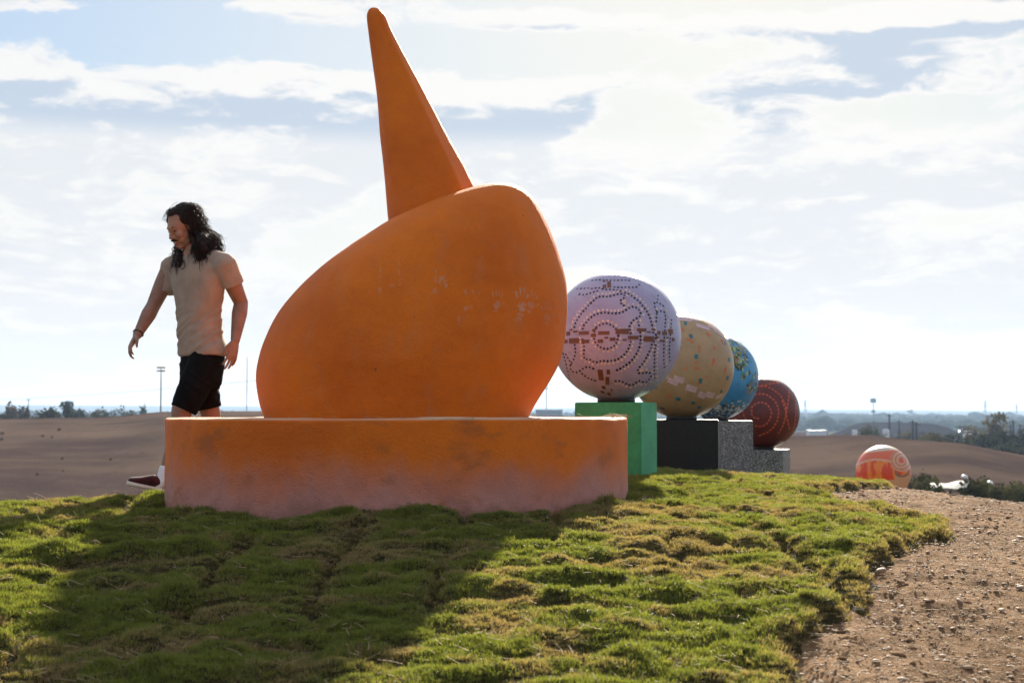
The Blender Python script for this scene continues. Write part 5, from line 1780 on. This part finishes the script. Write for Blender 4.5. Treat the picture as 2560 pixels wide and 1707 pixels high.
# wooden utility poles behind the right hill
for px, pt, d, rad, lab in ((2223, 1035, 420, 0.24, 'tall dark utility pole before the dark mound, left of the pole pair'), (2247, 1050, 420, 0.20, 'shorter dark utility pole right of the tallest one before the mound'), (2281, 1050, 330, 0.20, 'left member of the thick dark double pole'), (2290, 1056, 330, 0.24, 'right member of the thick dark double pole'),
                            (2305, 1078, 330, 0.14, 'short stub pole right of the dark double pole'), (2525, 1062, 400, 0.20, 'left one of the poles at the right edge'), (2532, 1050, 400, 0.26, 'tallest of the poles near the right picture edge'), (2550, 1060, 400, 0.22, 'rightmost of the poles near the picture edge'), (2184, 1052, 600, 0.22, 'short dark pole against the mound in line with the cell tower')):
    mast(px, pt, d, rad * 1.35, 'utility_pole', lab, 'pole', mat=M_POLE, arms=((0.5, 1.8, 0.16),))
e, x, zb, zt = mast(2399, 1062, 330, 0.14, 'lamp_pole', 'dark pole with crossarm and a lit lamp left of the tall tree', 'lamp pole', mat=M_POLE, arms=((0.5, 2.2, 0.16),))
def m_emit(name, col, st):
    mt, t, b = new_mat(name)
    t.set(b, 'Base Color', col + (1,))
    t.set(b, 'Emission Color', col + (1,))
    t.set(b, 'Emission Strength', st)
    return mt
m2 = MB()
c_ = P(2398, 1077, 329.4)
m2.ell(c_, (0.24, 0, 0), (0, 0.2, 0), (0, 0, 0.26))
adopt(m2.build('lamp', m_emit('lamp_glow', (1.0, 0.92, 0.75), 1.2)), e)
# park lamps at the hill foot
for px, pt, lab in ((2408, 1187, 'white dome-headed lamp post rising above the treetops right of the orange ball'), (2471, 1202, 'second white dome-headed lamp post just showing above the treetops')):
    e, x, zb, zt = mast(px, pt + 3, 76, 0.045, 'lamp_post', lab, 'lamp post', mat=M_STEEL)
    m2 = MB()
    m2.rings([[(x + q * math.cos(2 * math.pi * k / 14), 76 + q * math.sin(2 * math.pi * k / 14), zt + z) for k in range(14)] for q, z in ((0.05, -0.12), (0.17, -0.10), (0.19, -0.05), (0.15, 0.03), (0.06, 0.08))])
    adopt(m2.build('lamp_head', M_LAMPW), e)
# white canopy at the hill foot
p0, p1 = P(2318, 1206, 79), P(2432, 1200, 79)
e = thing('canopy', (p0.x, 79, p0.z - 3), 'white fabric canopy roof half hidden by treetops at the hill foot', 'canopy')
m2 = MB()
rows = []
for j in range(7):
    t = j / 6
    y = 78 + 2.4 * t
    rows.append([(p0.x + (p1.x - p0.x) * s_, y, p0.z - 0.32 + (p1.z - p0.z) * s_ + 0.30 * math.sin(math.pi * t) * (0.85 + 0.15 * math.cos(s_ * 9)) - 0.04 * math.cos(s_ * 12)) for s_ in np.linspace(0, 1, 16)])
V = [q for r_ in rows for q in r_] + [(a, b, c - 0.05) for r_ in rows for a, b, c in r_]
n_ = 16
F = []
for j in range(6):
    for i in range(n_ - 1):
        a = j * n_ + i
        F += [(a, a + 1, a + 1 + n_, a + n_), (a + 112, a + 112 + n_, a + 113 + n_, a + 113)]
adopt(mesh_obj('roof', V, F, mat_rough('canvas_white', (0.40, 0.39, 0.37), 0.1, 2, 0.8, 0)), e)
for px in (2322, 2428):
    q = P(px, 1206, 79)
    m2 = MB().tube([(q.x, 79.2, q.z - 4), (q.x, 79.2, q.z - 0.1)], 0.05, 6)
    adopt(m2.build('post', M_STEEL), e)

# houses
def house(px, ptop, wpx, d, hpx, wall, roof, label, name='house', flat=False, yaw=0.0, cat='house'):
    x = P(px, 1000, d).x
    zt, zr = P(px, ptop, d).z, P(px, ptop + hpx * 0.35, d).z
    zb = min(gz(x, d), P(px, ptop + hpx, d).z)
    w = wpx * d / FPX / 2
    dp = w * 0.8
    e = thing(name, (x, d, zb), label, cat)
    Mx = Matrix.Translation((x, d, 0)) @ Matrix.Rotation(R(yaw), 4, 'Z')
    if flat:
        adopt(MB().box((-w, -dp, zb - 1), (w, dp, zt - 0.3), Mx).build('wall', wall, False), e)
        adopt(MB().box((-w * 1.02, -dp * 1.03, zt - 0.3), (w * 1.02, dp * 1.03, zt), Mx).build('roof', roof, False), e)
    else:
        adopt(MB().box((-w, -dp, zb - 1), (w, dp, zr), Mx).build('wall', wall, False), e)
        g = [Mx @ Vector(q) for q in ((-w * 1.06, -dp * 1.1, zr), (w * 1.06, -dp * 1.1, zr), (w * 1.06, dp * 1.1, zr), (-w * 1.06, dp * 1.1, zr), (-w * 0.9, 0, zt), (w * 0.9, 0, zt))]
        adopt(MB().add(g, [(0, 1, 5, 4), (2, 3, 4, 5), (1, 2, 5), (3, 0, 4), (3, 2, 1, 0)]).build('roof', roof, False), e)
    nw = max(1, min(5, int(wpx / 8)))
    for k in range(nw):
        xx = -w + (k + 0.5) * 2 * w / nw
        ww, zz = w / nw * 0.42, zr - (zr - zb) * 0.45
        hh = max(0.4, (zr - zb) * 0.16)
        adopt(MB().box((xx - ww, -dp - 0.06, zz - hh), (xx + ww, -dp + 0.05, zz + hh), Mx).build('window', M_WIN, False), e)
    return e
M_WIN = mat_rough('dark_window', (0.03, 0.035, 0.045), 0.2, 2, 0.2, 0)
W_WHITE, W_GREY, W_BRICK = mat_rough('white_siding', (0.66, 0.65, 0.66), 0.1, 1, 0.7, 0), mat_rough('grey_siding', (0.16, 0.18, 0.21), 0.1, 1, 0.7, 0), mat_rough('red_brick_far', (0.26, 0.13, 0.09), 0.2, 1, 0.9, 0)
R_DARK, R_PALE = mat_rough('dark_shingle', (0.07, 0.07, 0.075), 0.2, 1, 0.9, 0), mat_rough('pale_metal_roof', (0.55, 0.56, 0.58), 0.1, 1, 0.4, 0)
house(2040, 1075, 44, 620, 16, W_WHITE, R_PALE, 'long white low building left of the dark mound', 'building', True, cat='building')
house(1995, 1078, 46, 640, 13, W_BRICK, R_DARK, 'low reddish building directly right of the maroon ball', 'building', True, cat='building')
house(2136, 1074, 12, 420, 14, W_WHITE, R_PALE, 'small white house before the left part of the mound')
house(2214, 1072, 15, 420, 14, W_WHITE, R_PALE, 'small white house left of the pole pair')
house(2420, 1075, 22, 420, 28, W_WHITE, R_PALE, 'pale house between the lit lamp pole and the tall tree')
house(1372, 1024, 66, 900, 12, W_GREY, R_DARK, 'long blue-grey building seen between orange bulb and green pedestal', 'building', True, cat='building')

# wires: sagging spans between far towers
M_WIRE = mat_rough('wire', (0.10, 0.10, 0.11), 0.1, 1, 0.6, 0)
def wire(p0, p1, d, sag, rad, label):
    a, b = P(p0[0], p0[1], d), P(p1[0], p1[1], d)
    pts = [a.lerp(b, t) + Vector((0, 0, -sag * 4 * t * (1 - t))) for t in np.linspace(0, 1, 24)]
    o = MB().tube(pts, rad, 5).build('power_line', M_WIRE)
    tag(o, label, 'power line')
wire((-300, 1010), (760, 938), 420, 1.4, 0.05, 'dark power line rising from the left edge towards the radio mast')
wire((-300, 1012), (760, 958), 440, 1.6, 0.028, 'faint second power line under the first one at left')
for k, (y0, y1) in enumerate(((935, 990), (952, 998), (972, 1008), (984, 1014))):
    wire((1900, y0), (2463, y1), 1200, 5, 0.10, ['topmost faint power line right of the maroon ball', 'second faint power line from the top at right', 'third faint power line from the top at right', 'lowest faint power line at right, just above the skyline'][k])
    wire((2463, y1), (2900, y0 + 10), 1200, 5, 0.10, ['topmost faint power line right of the far pylon', 'second faint power line right of the far pylon', 'third faint power line right of the far pylon', 'lowest faint power line right of the far pylon'][k])

# ------------------------------------------------------------------ stones on the bare soil, bits on the turf
def m_stone(name, a, b_):
    mt, t, b = new_mat(name)
    rnd = t.n('ShaderNodeObjectInfo').outputs['Random']
    at = t.n('ShaderNodeAttribute', _props={'attribute_name': 'tone'}).outputs['Fac']
    co = coords(t)
    c = t.mix(t.m('ADD', t.m('MULTIPLY', rnd, 0.5), t.m('MULTIPLY', at, 0.5)), a, b_)
    c = t.mix(t.mr(t.noise(co, 40, 4, 0.6), 0.5, 0.8, 0, 0.4), c, tuple(x * 0.55 for x in a))
    t.set(b, 'Base Color', c)
    t.set(b, 'Roughness', 0.7)
    t.set(b, 'Normal', t.n('ShaderNodeBump', Strength=0.3, Distance=0.003, Height=t.noise(co, 90, 4, 0.6)))
    return mt
M_STONE = m_stone('pale_stone', (0.26, 0.155, 0.095), (0.72, 0.58, 0.45))
stone_me = []
for k in range(8):
    r = np.random.default_rng(300 + k)
    bm = bmesh.new()
    bmesh.ops.create_icosphere(bm, subdivisions=2 if k < 4 else 1, radius=1.0)
    sx = np.array([r.uniform(0.8, 1.3), r.uniform(0.65, 1.0), r.uniform(0.28, 0.50)])
    off = r.normal(size=(5, 3))
    for v_ in bm.verts:
        c = np.array(v_.co)
        w_ = 1 + 0.14 * sum(math.sin(c @ o_ * 1.7 + i_) for i_, o_ in enumerate(off)) / 2
        v_.co = Vector(c * sx * w_)
    me = bpy.data.meshes.new('stone')
    bm.to_mesh(me)
    bm.free()
    me.materials.append(M_STONE)
    me.polygons.foreach_set('use_smooth', np.ones(len(me.polygons), bool))
    stone_me.append(me)
r = np.random.default_rng(77)
cnt = 0
tries = 0
while cnt < 120 and tries < 6000:
    tries += 1
    y = 3.0 + 5.2 * r.uniform() ** 1.6
    x = r.uniform(0.5, 0.40 * y + 0.3)
    sd = float(seg_dist(np.array([x]), np.array([y]), lawn_poly)[0])
    if sd > -0.03:
        continue
    s_ = r.lognormal(math.log(0.0090), 0.42)
    s_ = min(0.034, max(s_, 0.0045 * y / 3.0))
    o = bpy.data.objects.new('stone', stone_me[r.integers(4)])
    COL.objects.link(o)
    o.parent = ground
    z = float(dirt_z(np.array([x]), np.array([y]))[0])
    o.location = (x, y, z + s_ * 0.12)
    o.rotation_euler = (r.normal(0, .25), r.normal(0, .25), r.uniform(0, 6.28))
    o.scale = (s_, s_, s_)
    cnt += 1
# small gravel in one mesh
def gravel():
    bv = [np.array([v_.co[:] for v_ in me.vertices]) for me in stone_me[4:]]
    bf = [np.array([list(p.vertices) for p in me.polygons]) for me in stone_me[4:]]
    V, F, T = [], [], []
    o = 0
    n = 0
    while n < 19000:
        y = 3.0 + 9.5 * r.uniform() ** 1.5
        x = r.uniform(0.4, 0.42 * y + 0.3)
        sd = float(_sd(x, y))
        if sd > -0.015:
            if r.uniform() > 0.0:
                continue
        s_ = r.lognormal(math.log(0.0029), 0.5) * (0.8 + 0.13 * (y - 3))
        k = r.integers(4)
        a = r.uniform(0, 6.28)
        c, s2 = math.cos(a), math.sin(a)
        v_ = bv[k] * s_
        v_ = np.stack([v_[:, 0] * c - v_[:, 1] * s2, v_[:, 0] * s2 + v_[:, 1] * c, v_[:, 2]], -1)
        z = float(_dz(x, y))
        V.append(v_ + np.array([x, y, z + s_ * 0.2]))
        F.append(bf[k] + o)
        T += [r.uniform()] * len(v_)
        o += len(v_)
        n += 1
    V, F = np.concatenate(V), np.concatenate(F)
    ob = mesh_obj('gravel', V, F, M_STONE)
    set_attr(ob.data, 'tone', T)
    return tag(ob, 'small pale gravel strewn over the bare soil', 'gravel', None, 'stuff')
# lookup grids so the loops above stay quick
_qx, _qy = np.linspace(0, 6, 300), np.linspace(2.8, 13, 510)
_QX, _QY = np.meshgrid(_qx, _qy, indexing='ij')
_QS, _QZ = seg_dist(_QX, _QY, lawn_poly), dirt_z(_QX, _QY)
def _look(A, x, y):
    i = min(len(_qx) - 1, max(0, int(round(x / 6 * 299))))
    j = min(len(_qy) - 1, max(0, int(round((y - 2.8) / 10.2 * 509))))
    return A[i, j]
_sd = lambda x, y: _look(_QS, x, y)
_dz = lambda x, y: _look(_QZ, x, y)
gravel()

def clods():
    bv = [np.array([v_.co[:] for v_ in me.vertices]) for me in stone_me[4:]]
    bf = [np.array([list(p.vertices) for p in me.polygons]) for me in stone_me[4:]]
    V, F = [], []
    o = n = 0
    while n < 900:
        y = 3.0 + 9.0 * r.uniform() ** 1.5
        x = r.uniform(0.4, 0.42 * y + 0.3)
        if float(_sd(x, y)) > 0.01 or fbm(np.array([x * 3.0]), np.array([y * 4.0]), 3, 88)[0] < r.uniform(0.35, 0.65):
            continue
        s_ = r.lognormal(math.log(0.0055), 0.5) * (0.85 + 0.1 * (y - 3))
        k = r.integers(4)
        a = r.uniform(0, 6.28)
        c, s2 = math.cos(a), math.sin(a)
        v_ = bv[k] * s_ * np.array([1.3, 1.0, 1.15]) * (1 + 0.22 * r.normal(size=(len(bv[k]), 1)))
        v_ = np.stack([v_[:, 0] * c - v_[:, 1] * s2, v_[:, 0] * s2 + v_[:, 1] * c, v_[:, 2]], -1)
        V.append(v_ + np.array([x, y, float(_dz(x, y)) + s_ * 0.1]))
        F.append(bf[k] + o)
        o += len(v_)
        n += 1
    ob = mesh_obj('soil_clod', np.concatenate(V), np.concatenate(F), mat_rough('soil_clod', (0.20, 0.122, 0.072), 0.4, 9, 0.95, 0.6, 90, spec=0.02), False)
    return tag(ob, 'loose brown soil crumbs scattered over the bare ground', 'soil', None, 'stuff')
clods()

# dead stems and clippings lying on the turf and on the plinth's rim
def straws():
    mb = MB()
    rr_ = random.Random(5)
    for _ in range(1500):
        y = 3.0 + 7.0 * rr_.random() ** 1.4
        x = rr_.uniform(-0.38 * y, 0.38 * y)
        if math.hypot(x - DX, y - DY) < DR + 0.04 or float(seg_dist(np.array([x]), np.array([y]), lawn_poly)[0]) < 0.02:
            continue
        z = lawn_z(x, y) + rr_.uniform(0.012, 0.035)
        a = rr_.uniform(0, math.pi * 2)
        L_ = rr_.uniform(0.02, 0.07)
        bend = rr_.uniform(-0.02, 0.02)
        p0 = Vector((x, y, z))
        p2 = p0 + Vector((math.cos(a), math.sin(a), rr_.uniform(-0.1, 0.5))) * L_
        pm = (p0 + p2) / 2 + Vector((-math.sin(a), math.cos(a), 0.4)) * bend
        mb.tube([p0, pm, p2], [0.0011, 0.0010, 0.0005], 3, False)
    for _ in range(9000):
        y = 3.0 + 7.5 * rr_.random() ** 1.5
        x = rr_.uniform(0.5, 0.40 * y + 0.2)
        if float(_sd(x, y)) > 0.02:
            continue
        z = float(_dz(x, y)) + rr_.uniform(0.002, 0.009)
        a = rr_.uniform(0, math.pi * 2)
        L_ = rr_.uniform(0.008, 0.038)
        p0 = Vector((x, y, z))
        p2 = p0 + Vector((math.cos(a), math.sin(a), rr_.uniform(-0.1, 0.2))) * L_
        w0 = rr_.uniform(0.0006, 0.0016)
        mb.tube([p0, p2], [w0, w0 * .6], 3, False)
    for _ in range(130):
        a = rr_.uniform(-0.42, 0.02) if rr_.random() < .8 else rr_.uniform(-2.6, -0.3)
        q = DR * rr_.uniform(0.94, 1.0)
        p0 = Vector((DX + q * math.cos(a), DY + q * math.sin(a), DTOP + rr_.uniform(0.0, 0.012)))
        t_ = rr_.uniform(0, 6.28)
        L_ = rr_.uniform(0.01, 0.05)
        p2 = p0 + Vector((math.cos(t_) * L_, math.sin(t_) * L_, rr_.uniform(-0.004, 0.014)))
        mb.tube([p0, (p0 + p2) / 2 + Vector((0, 0, 0.005)), p2], [0.0012, 0.0012, 0.0006], 3, False)
    o = mb.build('straw', mat_rough('dry_straw', (0.40, 0.29, 0.17), 0.3, 30, 0.8, 0))
    return tag(o, 'dead grass stems and bits lying loose on turf, soil and plinth rim', 'straw', None, 'stuff')
straws()

# ------------------------------------------------------------------ haze
def haze():
    mb = MB().box((-7600, -7600, -17.5), (7600, 7600, 62.0))
    mt = bpy.data.materials.new('haze_air')
    mt.use_nodes = True
    nt = mt.node_tree
    nt.nodes.remove(nt.nodes['Principled BSDF'])
    pv = nt.nodes.new('ShaderNodeVolumePrincipled')
    pv.inputs['Color'].default_value = (0.48, 0.68, 1.0, 1)
    pv.inputs['Density'].default_value = HAZE
    pv.inputs['Anisotropy'].default_value = 0.25
    nt.links.new(pv.outputs[0], nt.nodes['Material Output'].inputs['Volume'])
    o = mb.build('haze', mt, False)
    return tag(o, 'pale blue haze of the warm air over the land', 'haze', None, 'stuff')
HAZE = 0.00014
haze()
